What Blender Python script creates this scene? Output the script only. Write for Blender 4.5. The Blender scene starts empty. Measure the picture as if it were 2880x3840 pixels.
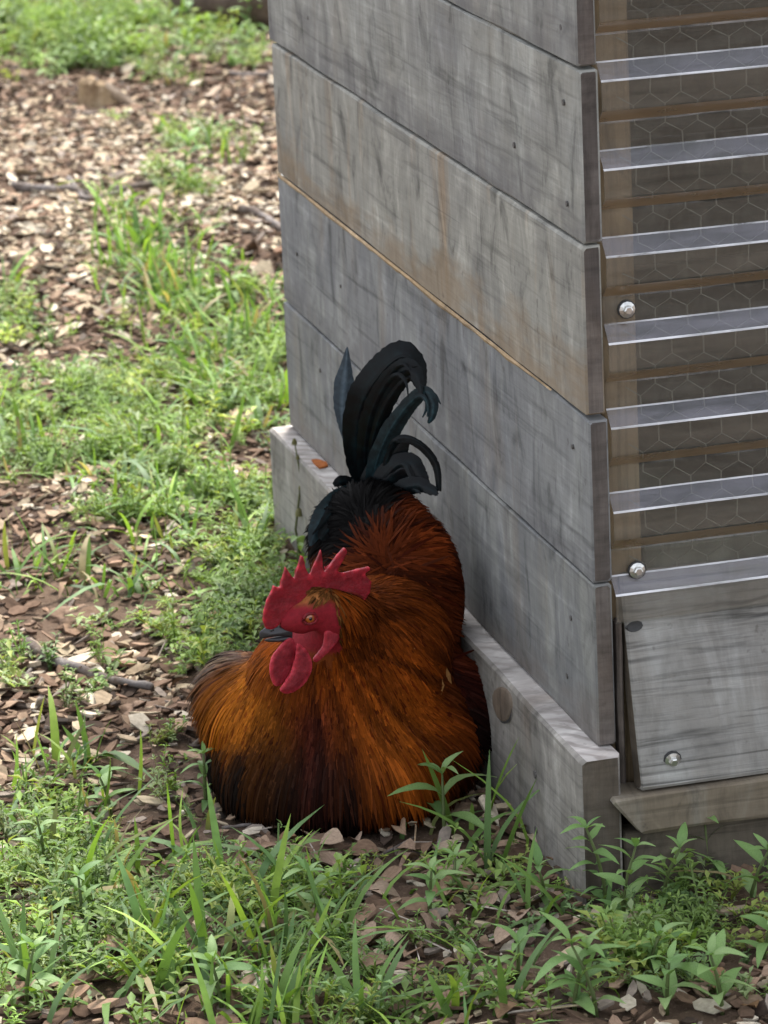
import bpy, bmesh, math, random
import numpy as np
from mathutils import Vector, Matrix, noise as mnoise

random.seed(7)
rng = np.random.default_rng(11)
scene = bpy.context.scene
COL = scene.collection

HEAD_C = (-0.2415, 0.272, 0.2647)
HEAD_F = (-0.9926, -0.0624, -0.1039)
HEAD_N = (0.0627, -0.998, 0.0)
HEAD_U = (-0.1037, -0.0065, 0.9946)
COMB = [(-0.2984, 0.2684, 0.2528), (-0.3011, 0.2683, 0.2628), (-0.2994, 0.2684, 0.2739), (-0.2954, 0.2686, 0.2857), (-0.2893, 0.269, 0.295), (-0.2866, 0.2692, 0.3019), (-0.2835, 0.2694, 0.2987), (-0.279, 0.2696, 0.298), (-0.2755, 0.2699, 0.3099), (-0.2715, 0.2701, 0.3212), (-0.2675, 0.2704, 0.3132), (-0.2623, 0.2707, 0.3051), (-0.2577, 0.271, 0.3186), (-0.2524, 0.2713, 0.333), (-0.2497, 0.2715, 0.3197), (-0.2448, 0.2718, 0.306), (-0.2379, 0.2722, 0.3191), (-0.2297, 0.2727, 0.3354), (-0.2289, 0.2728, 0.32), (-0.2284, 0.2728, 0.3064), (-0.2201, 0.2733, 0.3154), (-0.2105, 0.2739, 0.3264), (-0.2016, 0.2745, 0.3336), (-0.1992, 0.2747, 0.3293), (-0.2064, 0.2742, 0.3179), (-0.2125, 0.2738, 0.308), (-0.2065, 0.2742, 0.3038), (-0.19, 0.2752, 0.3059), (-0.174, 0.2762, 0.307), (-0.1736, 0.2763, 0.3035), (-0.1806, 0.2758, 0.2994), (-0.1726, 0.2763, 0.2891), (-0.1749, 0.2762, 0.2769), (-0.1816, 0.2758, 0.2688), (-0.1939, 0.275, 0.2729), (-0.2083, 0.2741, 0.2807), (-0.2193, 0.2734, 0.2858), (-0.2365, 0.2723, 0.2826), (-0.2502, 0.2714, 0.279), (-0.2642, 0.2706, 0.2709), (-0.276, 0.2698, 0.2613), (-0.2854, 0.2692, 0.2536), (-0.2924, 0.2688, 0.2501)]
WATTLE_A = [(-0.2767, 0.2678, 0.237), (-0.285, 0.2673, 0.2292), (-0.2935, 0.2667, 0.2191), (-0.2971, 0.2665, 0.2059), (-0.2962, 0.2666, 0.1944), (-0.2918, 0.2668, 0.1843), (-0.2841, 0.2673, 0.1854), (-0.2743, 0.2679, 0.1978), (-0.2672, 0.2684, 0.215), (-0.2653, 0.2685, 0.2296), (-0.2699, 0.2682, 0.2383)]
WATTLE_B = [(-0.2667, 0.2544, 0.2354), (-0.257, 0.255, 0.2271), (-0.2515, 0.2553, 0.2149), (-0.2508, 0.2554, 0.2045), (-0.2561, 0.2551, 0.1927), (-0.2674, 0.2543, 0.1825), (-0.2811, 0.2535, 0.1781), (-0.2901, 0.2529, 0.1837), (-0.2849, 0.2532, 0.1909), (-0.2753, 0.2538, 0.2026), (-0.2698, 0.2542, 0.22)]
EARLOBE = [(-0.2333, 0.2575, 0.2448), (-0.2242, 0.2581, 0.2457), (-0.2171, 0.2585, 0.2401), (-0.2192, 0.2584, 0.2313), (-0.2323, 0.2575, 0.219), (-0.2447, 0.2568, 0.2101), (-0.249, 0.2565, 0.2141), (-0.2376, 0.2572, 0.2261), (-0.2349, 0.2574, 0.2359)]
BEAK_UP = [(-0.2678, 0.2703, 0.2464), (-0.2832, 0.2694, 0.2533), (-0.2978, 0.2685, 0.2538), (-0.3053, 0.268, 0.2504), (-0.3081, 0.2678, 0.2446), (-0.3064, 0.2679, 0.2409), (-0.2996, 0.2683, 0.2416), (-0.2816, 0.2695, 0.2411), (-0.2682, 0.2703, 0.2396)]
BEAK_LO = [(-0.2682, 0.2703, 0.2394), (-0.2816, 0.2695, 0.2406), (-0.2985, 0.2684, 0.2408), (-0.3031, 0.2681, 0.239), (-0.2954, 0.2686, 0.2358), (-0.282, 0.2695, 0.2343), (-0.2685, 0.2703, 0.234)]
EYE = (-0.25, 0.2514, 0.2625)
NOSTRIL = (-0.2941, 0.2607, 0.2535)
TAIL = [('gray', [(-0.1013, 0.6, 0.3049), (-0.1085, 0.605, 0.3286), (-0.1127, 0.61, 0.3617), (-0.1132, 0.615, 0.3942), (-0.1091, 0.62, 0.4213), (-0.1042, 0.625, 0.4459), (-0.0998, 0.63, 0.4694)], [0.0033, 0.0037, 0.0074, 0.0213, 0.026, 0.0134, 0.0009]), ('sickle', [(-0.1044, 0.56, 0.309), (-0.113, 0.5525, 0.3457), (-0.1152, 0.545, 0.3885), (-0.1057, 0.5375, 0.4295), (-0.0839, 0.53, 0.4607), (-0.0615, 0.5225, 0.48), (-0.0487, 0.515, 0.4686), (-0.0445, 0.5075, 0.4512), (-0.0438, 0.5, 0.4342)], [0.0161, 0.0276, 0.0343, 0.0398, 0.0409, 0.034, 0.0272, 0.0159, 0.0023]), ('sickle', [(-0.1046, 0.55, 0.3118), (-0.1038, 0.5414, 0.3499), (-0.0994, 0.5329, 0.3898), (-0.0895, 0.5243, 0.4239), (-0.074, 0.5157, 0.4525), (-0.0592, 0.5071, 0.467), (-0.049, 0.4986, 0.4586), (-0.0476, 0.49, 0.4395)], [0.0138, 0.0275, 0.0342, 0.0341, 0.0317, 0.0249, 0.0136, 0.0018]), ('sheen', [(-0.1033, 0.53, 0.3243), (-0.0955, 0.5225, 0.3564), (-0.0831, 0.515, 0.3877), (-0.0674, 0.5075, 0.4138), (-0.0521, 0.5, 0.4328), (-0.041, 0.4925, 0.4404), (-0.0354, 0.485, 0.4288), (-0.0392, 0.4775, 0.4159), (-0.0463, 0.47, 0.4092)], [0.0183, 0.0251, 0.0239, 0.0204, 0.017, 0.0136, 0.0124, 0.009, 0.0018]), ('black', [(-0.0924, 0.52, 0.3353), (-0.0826, 0.5157, 0.3685), (-0.0761, 0.5114, 0.3808), (-0.0642, 0.5071, 0.3829), (-0.0515, 0.5029, 0.3766), (-0.0391, 0.4986, 0.3632), (-0.0316, 0.4943, 0.3457), (-0.0315, 0.49, 0.3195)], [0.0046, 0.0059, 0.0073, 0.0091, 0.01, 0.01, 0.0091, 0.0059]), ('black', [(-0.1075, 0.53, 0.3105), (-0.0927, 0.5275, 0.338), (-0.0793, 0.525, 0.3586), (-0.0687, 0.5225, 0.3722), (-0.062, 0.52, 0.3792)], [0.0344, 0.0389, 0.0343, 0.0228, 0.0068]), ('black', [(-0.1031, 0.52, 0.3103), (-0.0795, 0.514, 0.3425), (-0.0618, 0.508, 0.3515), (-0.0533, 0.502, 0.3402), (-0.0473, 0.496, 0.3269), (-0.04, 0.49, 0.3157)], [0.032, 0.0342, 0.0251, 0.0205, 0.0137, 0.0023]), ('black', [(-0.0965, 0.51, 0.3051), (-0.0724, 0.5, 0.324), (-0.056, 0.49, 0.3296), (-0.0459, 0.48, 0.3263), (-0.0383, 0.47, 0.3211)], [0.0251, 0.0228, 0.0182, 0.0114, 0.0027]), ('sheen', [(-0.1146, 0.52, 0.3165), (-0.1339, 0.508, 0.3245), (-0.156, 0.496, 0.321), (-0.1736, 0.484, 0.31), (-0.1867, 0.472, 0.2961), (-0.1979, 0.46, 0.2809)], [0.0137, 0.0205, 0.0238, 0.0237, 0.018, 0.0023]), ('black', [(-0.1149, 0.51, 0.3169), (-0.1325, 0.4963, 0.3205), (-0.1528, 0.4825, 0.3126), (-0.171, 0.4688, 0.2998), (-0.1866, 0.455, 0.2892)], [0.0137, 0.025, 0.0294, 0.0248, 0.0045]), ('sheen', [(-0.1148, 0.51, 0.3193), (-0.1132, 0.495, 0.3114), (-0.1142, 0.48, 0.3014), (-0.1222, 0.465, 0.2901), (-0.1326, 0.45, 0.2791)], [0.016, 0.0273, 0.0295, 0.0226, 0.0032]), ('black', [(-0.1172, 0.51, 0.3172), (-0.1347, 0.49, 0.3083), (-0.1451, 0.47, 0.2986), (-0.1464, 0.45, 0.2832)], [0.0137, 0.0272, 0.0271, 0.0045]), ('black', [(-0.107, 0.505, 0.3126), (-0.0978, 0.4867, 0.3118), (-0.1009, 0.4683, 0.3007), (-0.1135, 0.45, 0.2862)], [0.0137, 0.0295, 0.0272, 0.0045]), ('black', [(-0.1143, 0.53, 0.3185), (-0.1287, 0.5267, 0.3307), (-0.1412, 0.5233, 0.3355), (-0.1516, 0.52, 0.3329)], [0.0092, 0.0137, 0.0137, 0.0032])]
GRASS = [(0.192, 3.482, 0.064, 0.251, 0.8), (0.144, 3.073, 0.078, 0.208, 1.1), (0.193, 2.737, 0.091, 0.256, 1.3), (0.164, 2.328, 0.07, 0.294, 1.2), (0.063, 2.375, 0.093, 0.215, 0.7), (0.082, 2.11, 0.067, 0.155, 0.9), (-0.28, 2.035, 0.044, 0.151, 0.45), (-0.185, 1.797, 0.092, 0.194, 0.7), (-0.343, 1.367, 0.072, 0.135, 0.5), (-0.11, 1.58, 0.095, 0.259, 0.7), (-0.037, 1.473, 0.04, 0.185, 1.0), (-0.13, 3.125, 0.026, 0.237, 0.8), (-0.321, 2.053, 0.029, 0.151, 0.8), (-0.244, 1.235, 0.057, 0.132, 0.7), (-0.58, 0.181, 0.101, 0.245, 0.8), (-0.503, -0.021, 0.097, 0.218, 1.1), (-0.385, -0.092, 0.106, 0.199, 1.1), (-0.374, 0.171, 0.082, 0.159, 0.6), (-0.24, -0.018, 0.099, 0.136, 0.6), (-0.135, 0.078, 0.046, 0.14, 0.6), (-0.097, -0.006, 0.06, 0.138, 0.5), (0.054, 0.004, 0.101, 0.105, 0.4), (-0.252, -0.24, 0.094, 0.097, 0.6), (0.599, 5.047, 0.044, 0.114, 0.3), (0.469, 4.196, 0.04, 0.207, 0.5), (-0.045, 0.143, 0.031, 0.089, 0.5), (-0.46, 0.541, 0.066, 0.133, 0.7), (0.608, 5.772, 0.308, 0.245, 0.4)]
WEEDS = [(0.435, 5.951, 0.156, 0.29, 1.8), (0.456, 5.479, 0.103, 0.198, 1.0), (0.608, 5.25, 0.068, 0.155, 0.5), (0.806, 5.736, 0.083, 0.164, 0.5), (0.79, 5.29, 0.102, 0.098, 0.6), (0.68, 5.889, 0.096, 0.207, 0.9), (0.482, 4.302, 0.071, 0.21, 0.6), (0.35, 3.784, 0.047, 0.131, 0.5), (0.255, 2.861, 0.084, 0.261, 0.7), (0.178, 2.457, 0.063, 0.164, 1.0), (0.052, 2.217, 0.122, 0.315, 0.7), (-0.126, 2.299, 0.107, 0.184, 0.9), (-0.275, 2.062, 0.088, 0.303, 0.8), (-0.15, 1.977, 0.102, 0.2, 0.7), (-0.159, 2.83, 0.058, 0.256, 0.6), (-0.137, 1.858, 0.143, 0.197, 0.5), (-0.082, 1.518, 0.095, 0.21, 0.8), (-0.099, 1.263, 0.071, 0.178, 1.6), (-0.178, 1.035, 0.062, 0.17, 1.4), (-0.255, 0.887, 0.036, 0.124, 1.0), (-0.205, 1.425, 0.079, 0.205, 0.6), (-0.41, 1.03, 0.073, 0.126, 0.25), (-0.352, 0.465, 0.033, 0.17, 1.0), (-0.556, 0.314, 0.094, 0.162, 1.0), (-0.427, 0.22, 0.083, 0.142, 1.1), (-0.591, 0.064, 0.099, 0.204, 1.0), (-0.435, 0.017, 0.108, 0.187, 0.9), (-0.288, 0.054, 0.085, 0.138, 1.2), (-0.21, -0.003, 0.079, 0.137, 0.9), (-0.142, 0.053, 0.061, 0.104, 0.7), (-0.101, -0.072, 0.059, 0.153, 0.6), (-0.019, -0.103, 0.059, 0.169, 1.0), (0.007, -0.278, 0.094, 0.13, 1.0), (0.157, -0.008, 0.061, 0.105, 1.1), (-0.144, -0.159, 0.077, 0.149, 0.8), (-0.049, -0.195, 0.067, 0.149, 0.9), (0.066, -0.083, 0.059, 0.103, 0.8), (-0.028, -0.005, 0.035, 0.086, 0.8), (-0.145, -0.292, 0.093, 0.096, 0.9), (0.021, 0.017, 0.03, 0.105, 0.9), (-0.354, -0.165, 0.123, 0.114, 0.7), (-0.426, 0.88, 0.047, 0.102, 0.5), (-0.231, 0.276, 0.026, 0.033, 0.8), (-0.055, 0.315, 0.027, 0.074, 0.5)]
CHIPS_BRIGHT = [(0.334, 4.438, 0.338, 0.459, 1), (0.033, 3.47, 0.181, 0.405, 1.2), (0.366, 3.726, 0.189, 0.293, 1.0), (-0.17, 2.483, 0.11, 0.162, 0.8), (-0.283, 1.656, 0.096, 0.142, 0.8), (-0.378, 0.88, 0.107, 0.164, 0.8), (-0.501, 0.624, 0.067, 0.116, 0.8), (-0.283, 0.222, 0.078, 0.072, 0.5)]
SOIL = [(-0.329, 1.833, 0.056, 0.146, 1), (-0.371, 1.18, 0.101, 0.152, 0.9), (-0.356, 0.777, 0.052, 0.06, 0.5), (0.073, -0.152, 0.054, 0.101, 1), (-0.331, 0.539, 0.039, 0.096, 0.7), (-0.18, 2.521, 0.071, 0.109, 0.7), (0.524, 4.955, 0.131, 0.188, 0.6), (-0.185, 0.184, 0.104, 0.072, 0.4)]
LEAFLITTER = [(-0.258, 0.212, 0.083, 0.072, 1), (-0.164, 0.161, 0.062, 0.071, 0.9), (-0.255, -0.166, 0.057, 0.131, 1.2), (-0.154, -0.077, 0.069, 0.152, 1.0), (-0.297, -0.062, 0.039, 0.067, 0.6), (-0.294, 0.241, 0.063, 0.054, 0.7), (-0.048, -0.066, 0.059, 0.102, 0.5), (0.044, -0.34, 0.037, 0.08, 0.9), (-0.195, -0.262, 0.056, 0.081, 0.9), (-0.231, 0.032, 0.04, 0.086, 0.6)]
BARE = [(-0.292, 0.248, 0.099, 0.069, 1.2), (-0.194, 0.172, 0.057, 0.062, 1.0), (-0.37, 0.623, 0.039, 0.078, 0.6), (-0.054, 0.132, 0.031, 0.071, 0.6)]
PLANTS = [((-0.12, 0.203), 0.075, 3, 0.055, 'a'), ((-0.012, -0.106), 0.085, 6, 0.03, 'b'), ((0.043, -0.074), 0.07, 4, 0.03, 'b'), ((0.115, -0.02), 0.075, 3, 0.05, 'a'), ((-0.012, -0.053), 0.09, 7, 0.026, 'b'), ((-0.128, -0.299), 0.065, 4, 0.035, 'b'), ((-0.11, -0.317), 0.075, 5, 0.04, 'b'), ((-0.041, -0.331), 0.06, 4, 0.035, 'b'), ((0.009, -0.356), 0.06, 4, 0.04, 'b'), ((-0.033, -0.251), 0.05, 4, 0.03, 'b'), ((-0.154, -0.192), 0.045, 3, 0.03, 'b'), ((-0.206, -0.185), 0.04, 4, 0.026, 'b'), ((-0.2, -0.021), 0.06, 5, 0.028, 'b'), ((-0.162, 0.019), 0.05, 3, 0.03, 'a'), ((0.131, -0.108), 0.07, 4, 0.035, 'b'), ((-0.566, 0.26), 0.075, 6, 0.024, 'b'), ((-0.556, 0.09), 0.05, 4, 0.03, 'b'), ((-0.317, -0.002), 0.06, 4, 0.034, 'b'), ((-0.354, 0.394), 0.07, 5, 0.024, 'b'), ((-0.462, 0.414), 0.05, 4, 0.03, 'b'), ((0.36, 3.829), 0.09, 3, 0.07, 'a'), ((0.239, 2.868), 0.09, 4, 0.05, 'a'), ((0.769, 5.678), 0.1, 3, 0.075, 'a'), ((0.925, 5.667), 0.09, 3, 0.06, 'a'), ((-0.462, -0.172), 0.05, 5, 0.035, 'b'), ((-0.65, -0.101), 0.06, 4, 0.035, 'b'), ((-0.069, -0.017), 0.05, 3, 0.03, 'b'), ((0.093, -0.249), 0.05, 4, 0.03, 'b')]
GRASSPLANTS = [((-0.073, 1.321), 6, 0.15, 0.007, 0.5), ((-0.448, 0.603), 8, 0.12, 0.01, 0.9), ((-0.099, 0.092), 4, 0.17, 0.008, 0.25), ((-0.061, -0.074), 6, 0.13, 0.008, 0.8), ((-0.131, 2.707), 34, 0.075, 0.003, 0.95), ((0.151, 3.323), 8, 0.14, 0.012, 0.5), ((0.106, 2.932), 9, 0.12, 0.011, 0.7), ((0.105, 2.491), 8, 0.14, 0.01, 0.6), ((-0.455, -0.052), 5, 0.15, 0.009, 0.35), ((-0.513, -0.117), 5, 0.14, 0.01, 0.35), ((-0.313, -0.043), 4, 0.15, 0.007, 0.3), ((-0.409, -0.192), 7, 0.11, 0.01, 0.8), ((-0.253, -0.263), 3, 0.09, 0.01, 0.7), ((-0.101, -0.072), 4, 0.12, 0.008, 0.4), ((-0.187, 1.718), 9, 0.11, 0.01, 0.6), ((-0.149, 1.401), 7, 0.1, 0.008, 0.7), ((-0.637, -0.058), 5, 0.15, 0.008, 0.3), ((-0.193, -0.274), 4, 0.12, 0.008, 0.9), ((-0.569, -0.132), 5, 0.12, 0.009, 0.5), ((-0.307, 2.047), 7, 0.1, 0.012, 0.5), ((-0.329, -0.223), 6, 0.12, 0.01, 0.7), ((-0.36, 1.306), 6, 0.09, 0.006, 0.8), ((-0.276, 1.204), 7, 0.09, 0.008, 0.7), ((0.078, 1.961), 9, 0.12, 0.008, 0.7)]
STICKS = [([(0.035, 4.021), (0.098, 3.937), (0.157, 3.832)], 0.018), ([(0.151, 4.013), (0.148, 3.787), (0.218, 3.801)], 0.012), ([(0.209, 3.806), (0.293, 3.838), (0.37, 3.874)], 0.016), ([(0.405, 3.514), (0.437, 3.451), (0.442, 3.312)], 0.018), ([(-0.451, 1.047), (-0.418, 0.954), (-0.382, 0.891), (-0.329, 0.822)], 0.014), ([(-0.502, 0.893), (-0.458, 0.971), (-0.431, 1.039)], 0.006), ([(0.747, 5.102), (0.797, 5.019), (0.826, 5.023)], 0.015), ([(-0.354, 0.309), (-0.312, 0.301), (-0.271, 0.292)], 0.004), ([(0.289, 4.762), (0.334, 4.769), (0.364, 4.784)], 0.006), ([(-0.22, 0.154), (-0.185, 0.184), (-0.152, 0.207)], 0.004), ([(-0.544, 0.509), (-0.491, 0.587), (-0.452, 0.673)], 0.004)]
STUMP = (0.383, 4.888)
LOG = [(0.834, 6.004), (0.911, 5.819), (1.027, 5.687)]
BARK = [(-0.332, 0.219), (-0.26, 0.206), (-0.343, 0.754), (-0.362, 1.155), (-0.232, -0.008)]
SPLINTER = (-0.054, 0.214)
SEEDSTEM = (-0.03, 1.234)
SCREW_PX = {'a': (0.0512, 0.018, 0.6382), 'b': (0.054, 0.016, 0.3522), 'c': (0.0753, -0.025, 0.1433), 'knot': (0.0583, 0.02, 0.2847)}
NAILS = [(0.0485, 0.9344), (0.0495, 0.856), (0.2326, 0.778), (0.0483, 0.7495), (0.0467, 0.6728), (1.2989, 0.4333), (1.0545, 0.441), (1.2121, 0.669), (1.1594, 0.7807), (0.0522, 0.5677), (0.0558, 0.4844), (0.0806, 0.2846), (0.1012, 0.2112), (0.1357, 0.0878), (1.1966, 0.2923), (0.1278, 0.0989)]
BBNAILS = [(0.1357, 0.0878), (0.1393, 0.02)]
WHORLS = [(0.3262, 0.8208), (0.5469, 0.8208), (0.3204, 0.6137), (0.9535, 0.488), (0.3171, 0.3636), (0.1663, 0.2497), (0.4587, 0.2846)]
BBKNOT = (-0.03, 0.2593, 0.1296)
RUST_AT = (-0.0105, 1.1856, 0.163)
CAM = (-1.13634, -3.58438, 1.57653, 1.27606, 0.0452, -0.26289)
LENS = 174.665
LOOSE = [([(-0.1672, 0.307, 0.2516), (-0.1555, 0.302, 0.2401), (-0.146, 0.297, 0.2289), (-0.1387, 0.292, 0.2202), (-0.1322, 0.292, 0.2124)], 0.009), ([(-0.1301, 0.322, 0.2294), (-0.1274, 0.317, 0.2178), (-0.1224, 0.312, 0.2071), (-0.1174, 0.307, 0.1976), (-0.1156, 0.302, 0.1908)], 0.011), ([(-0.1484, 0.312, 0.236), (-0.139, 0.307, 0.2225), (-0.1318, 0.302, 0.2115), (-0.1245, 0.297, 0.2029), (-0.1215, 0.292, 0.1971)], 0.008), ([(-0.1125, 0.312, 0.1988), (-0.1108, 0.307, 0.1909), (-0.1102, 0.302, 0.1831), (-0.1093, 0.302, 0.1783), (-0.1089, 0.302, 0.1713)], 0.006), ([(-0.0886, 0.332, 0.1705), (-0.0812, 0.327, 0.1594), (-0.0762, 0.322, 0.1486), (-0.0743, 0.322, 0.1389), (-0.077, 0.322, 0.1298)], 0.012), ([(-0.0985, 0.322, 0.1657), (-0.089, 0.317, 0.152), (-0.0863, 0.312, 0.1415), (-0.0903, 0.307, 0.1343), (-0.0964, 0.302, 0.1321)], 0.01)]

# ------------------------------------------------------------------ camera, light, exposure
cam_d = bpy.data.cameras.new('camera')
cam = bpy.data.objects.new('camera', cam_d)
COL.objects.link(cam)
cam.location = CAM[0:3]
cam.rotation_euler = CAM[3:6]
cam_d.sensor_fit = 'HORIZONTAL'
cam_d.sensor_width = 36
cam_d.lens = LENS
cam_d.clip_start = .05
cam_d.clip_end = 300
cam_d.dof.use_dof = True
cam_d.dof.focus_distance = 4.02
cam_d.dof.aperture_fstop = 18
scene.camera = cam

SUN_EL, SUN_AZ = math.radians(58), math.radians(62)      # azimuth counted from +x towards +y (towards the sun)
world = bpy.data.worlds.new('World')
scene.world = world
world.use_nodes = True
wn = world.node_tree
sky = wn.nodes.new('ShaderNodeTexSky')
sky.sky_type = 'NISHITA'
sky.sun_disc = False
sky.sun_elevation = SUN_EL
sky.sun_rotation = math.radians(90) - SUN_AZ
sky.air_density = 1.0
sky.dust_density = 3.0
bg = wn.nodes['Background']
bg.inputs['Strength'].default_value = .15
hs = wn.nodes.new('ShaderNodeHueSaturation')          # thin overcast: most of the blue is washed out of the sky
hs.inputs['Saturation'].default_value = .30
wn.links.new(sky.outputs[0], hs.inputs['Color'])
wn.links.new(hs.outputs[0], bg.inputs['Color'])

sun_d = bpy.data.lights.new('sun', 'SUN')
sun_d.energy = 2.0
sun_d.angle = math.radians(11)
sun_d.color = (1.0, .95, .86)
sun = bpy.data.objects.new('sun', sun_d)
COL.objects.link(sun)
sd = Vector((math.cos(SUN_EL) * math.cos(SUN_AZ), math.cos(SUN_EL) * math.sin(SUN_AZ), math.sin(SUN_EL)))
sun.rotation_euler = sd.to_track_quat('Z', 'Y').to_euler()
sun.location = sd * 30

scene.view_settings.view_transform = 'Standard'
scene.view_settings.look = 'None'
scene.view_settings.exposure = 1.72
scene.view_settings.gamma = 1
scene.view_settings.use_curve_mapping = False
scene.render.engine = 'CYCLES'
scene.cycles.use_denoising = True
scene.cycles.max_bounces = 8
scene.cycles.transparent_max_bounces = 16
scene.cycles.sample_clamp_indirect = 6

# ------------------------------------------------------------------ helpers
def tag(o, label=None, cat=None, group=None, kind=None):
    if label: o['label'] = label
    if cat: o['category'] = cat
    if group: o['group'] = group
    if kind: o['kind'] = kind
    return o

def empty(name, loc, label, cat, group=None):
    o = bpy.data.objects.new(name, None)
    o.empty_display_size = .02
    COL.objects.link(o)
    o.location = loc
    return tag(o, label, cat, group)

def link(name, me, parent=None):
    o = bpy.data.objects.new(name, me)
    COL.objects.link(o)
    if parent: o.parent = parent
    return o

def fast_mesh(name, V, F, cols=None, mats=(), matidx=None, smooth=False):
    """V (n,3), F (m,k) with one k; cols (n,3) per vertex."""
    V = np.asarray(V, np.float32); F = np.asarray(F, np.int32)
    me = bpy.data.meshes.new(name)
    m, k = F.shape
    me.vertices.add(len(V)); me.vertices.foreach_set('co', V.ravel())
    me.loops.add(m * k); me.loops.foreach_set('vertex_index', F.ravel())
    me.polygons.add(m)
    me.polygons.foreach_set('loop_start', np.arange(0, m * k, k, dtype=np.int32))
    me.polygons.foreach_set('loop_total', np.full(m, k, np.int32))
    if matidx is not None: me.polygons.foreach_set('material_index', np.asarray(matidx, np.int32))
    me.polygons.foreach_set('use_smooth', np.full(m, smooth, bool))
    if cols is not None:
        a = me.color_attributes.new('Col', 'FLOAT_COLOR', 'POINT')
        c = np.ones((len(V), 4), np.float32); c[:, :3] = cols
        a.data.foreach_set('color', c.ravel())
    for mt in mats: me.materials.append(mt)
    me.update(calc_edges=True)
    return me

class MB:
    def __init__(s): s.v = []; s.f = []; s.c = []; s.m = []
    def add(s, vs, fs, col=(1, 1, 1), mi=0):
        b = len(s.v); s.v += [tuple(v) for v in vs]
        s.c += ([col] * len(vs)) if not isinstance(col, list) else col
        s.f += [tuple(b + i for i in f) for f in fs]; s.m += [mi] * len(fs)
    def mesh(s, name, mats, smooth=False, origin=None):
        me = bpy.data.meshes.new(name)
        v = s.v if origin is None else [(a - origin[0], b - origin[1], c - origin[2]) for a, b, c in s.v]
        me.from_pydata(v, [], s.f)
        for m in mats: me.materials.append(m)
        me.polygons.foreach_set('material_index', s.m)
        me.polygons.foreach_set('use_smooth', [smooth] * len(s.f))
        a = me.color_attributes.new('Col', 'FLOAT_COLOR', 'POINT')
        a.data.foreach_set('color', np.hstack([np.array(s.c, np.float32), np.ones((len(s.v), 1), np.float32)]).ravel())
        me.update()
        return me
    def build(s, name, mats, parent=None, smooth=False, origin=None):
        return link(name, s.mesh(name, mats, smooth, origin), parent)

def tube(mb, pts, rad, sides=6, col=(1, 1, 1), caps=True, mi=0, jit=0):
    pts = [Vector(p) for p in pts]; n = len(pts)
    rads = rad if isinstance(rad, (list, tuple)) else [rad] * n
    vs = []; up = Vector((.12, .2, 1))
    for i, p in enumerate(pts):
        d = (pts[min(i + 1, n - 1)] - pts[max(i - 1, 0)]).normalized()
        a = d.cross(up if abs(d.dot(up.normalized())) < .95 else Vector((1, 0, 0))).normalized(); b = a.cross(d)
        for k in range(sides):
            t = 2 * math.pi * k / sides
            r = rads[i] * (1 + random.uniform(-jit, jit))
            vs.append(p + a * math.cos(t) * r + b * math.sin(t) * r)
    fs = [(i * sides + k, i * sides + (k + 1) % sides, (i + 1) * sides + (k + 1) % sides, (i + 1) * sides + k)
          for i in range(n - 1) for k in range(sides)]
    if caps:
        fs.append(tuple(range(sides))[::-1]); fs.append(tuple((n - 1) * sides + k for k in range(sides)))
    mb.add(vs, fs, col, mi)

def vnoise(x, y, f, seed=0):
    """smooth value noise on arrays, -1..1"""
    r = np.random.default_rng(seed).uniform(-1, 1, (64, 64))
    x = np.asarray(x) * f + 1000; y = np.asarray(y) * f + 1000
    i = np.floor(x).astype(int); j = np.floor(y).astype(int); u = x - i; v = y - j
    u = u * u * (3 - 2 * u); v = v * v * (3 - 2 * v)
    i0, i1, j0, j1 = i % 64, (i + 1) % 64, j % 64, (j + 1) % 64
    return (r[i0, j0] * (1 - u) + r[i1, j0] * u) * (1 - v) + (r[i0, j1] * (1 - u) + r[i1, j1] * u) * v

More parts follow.
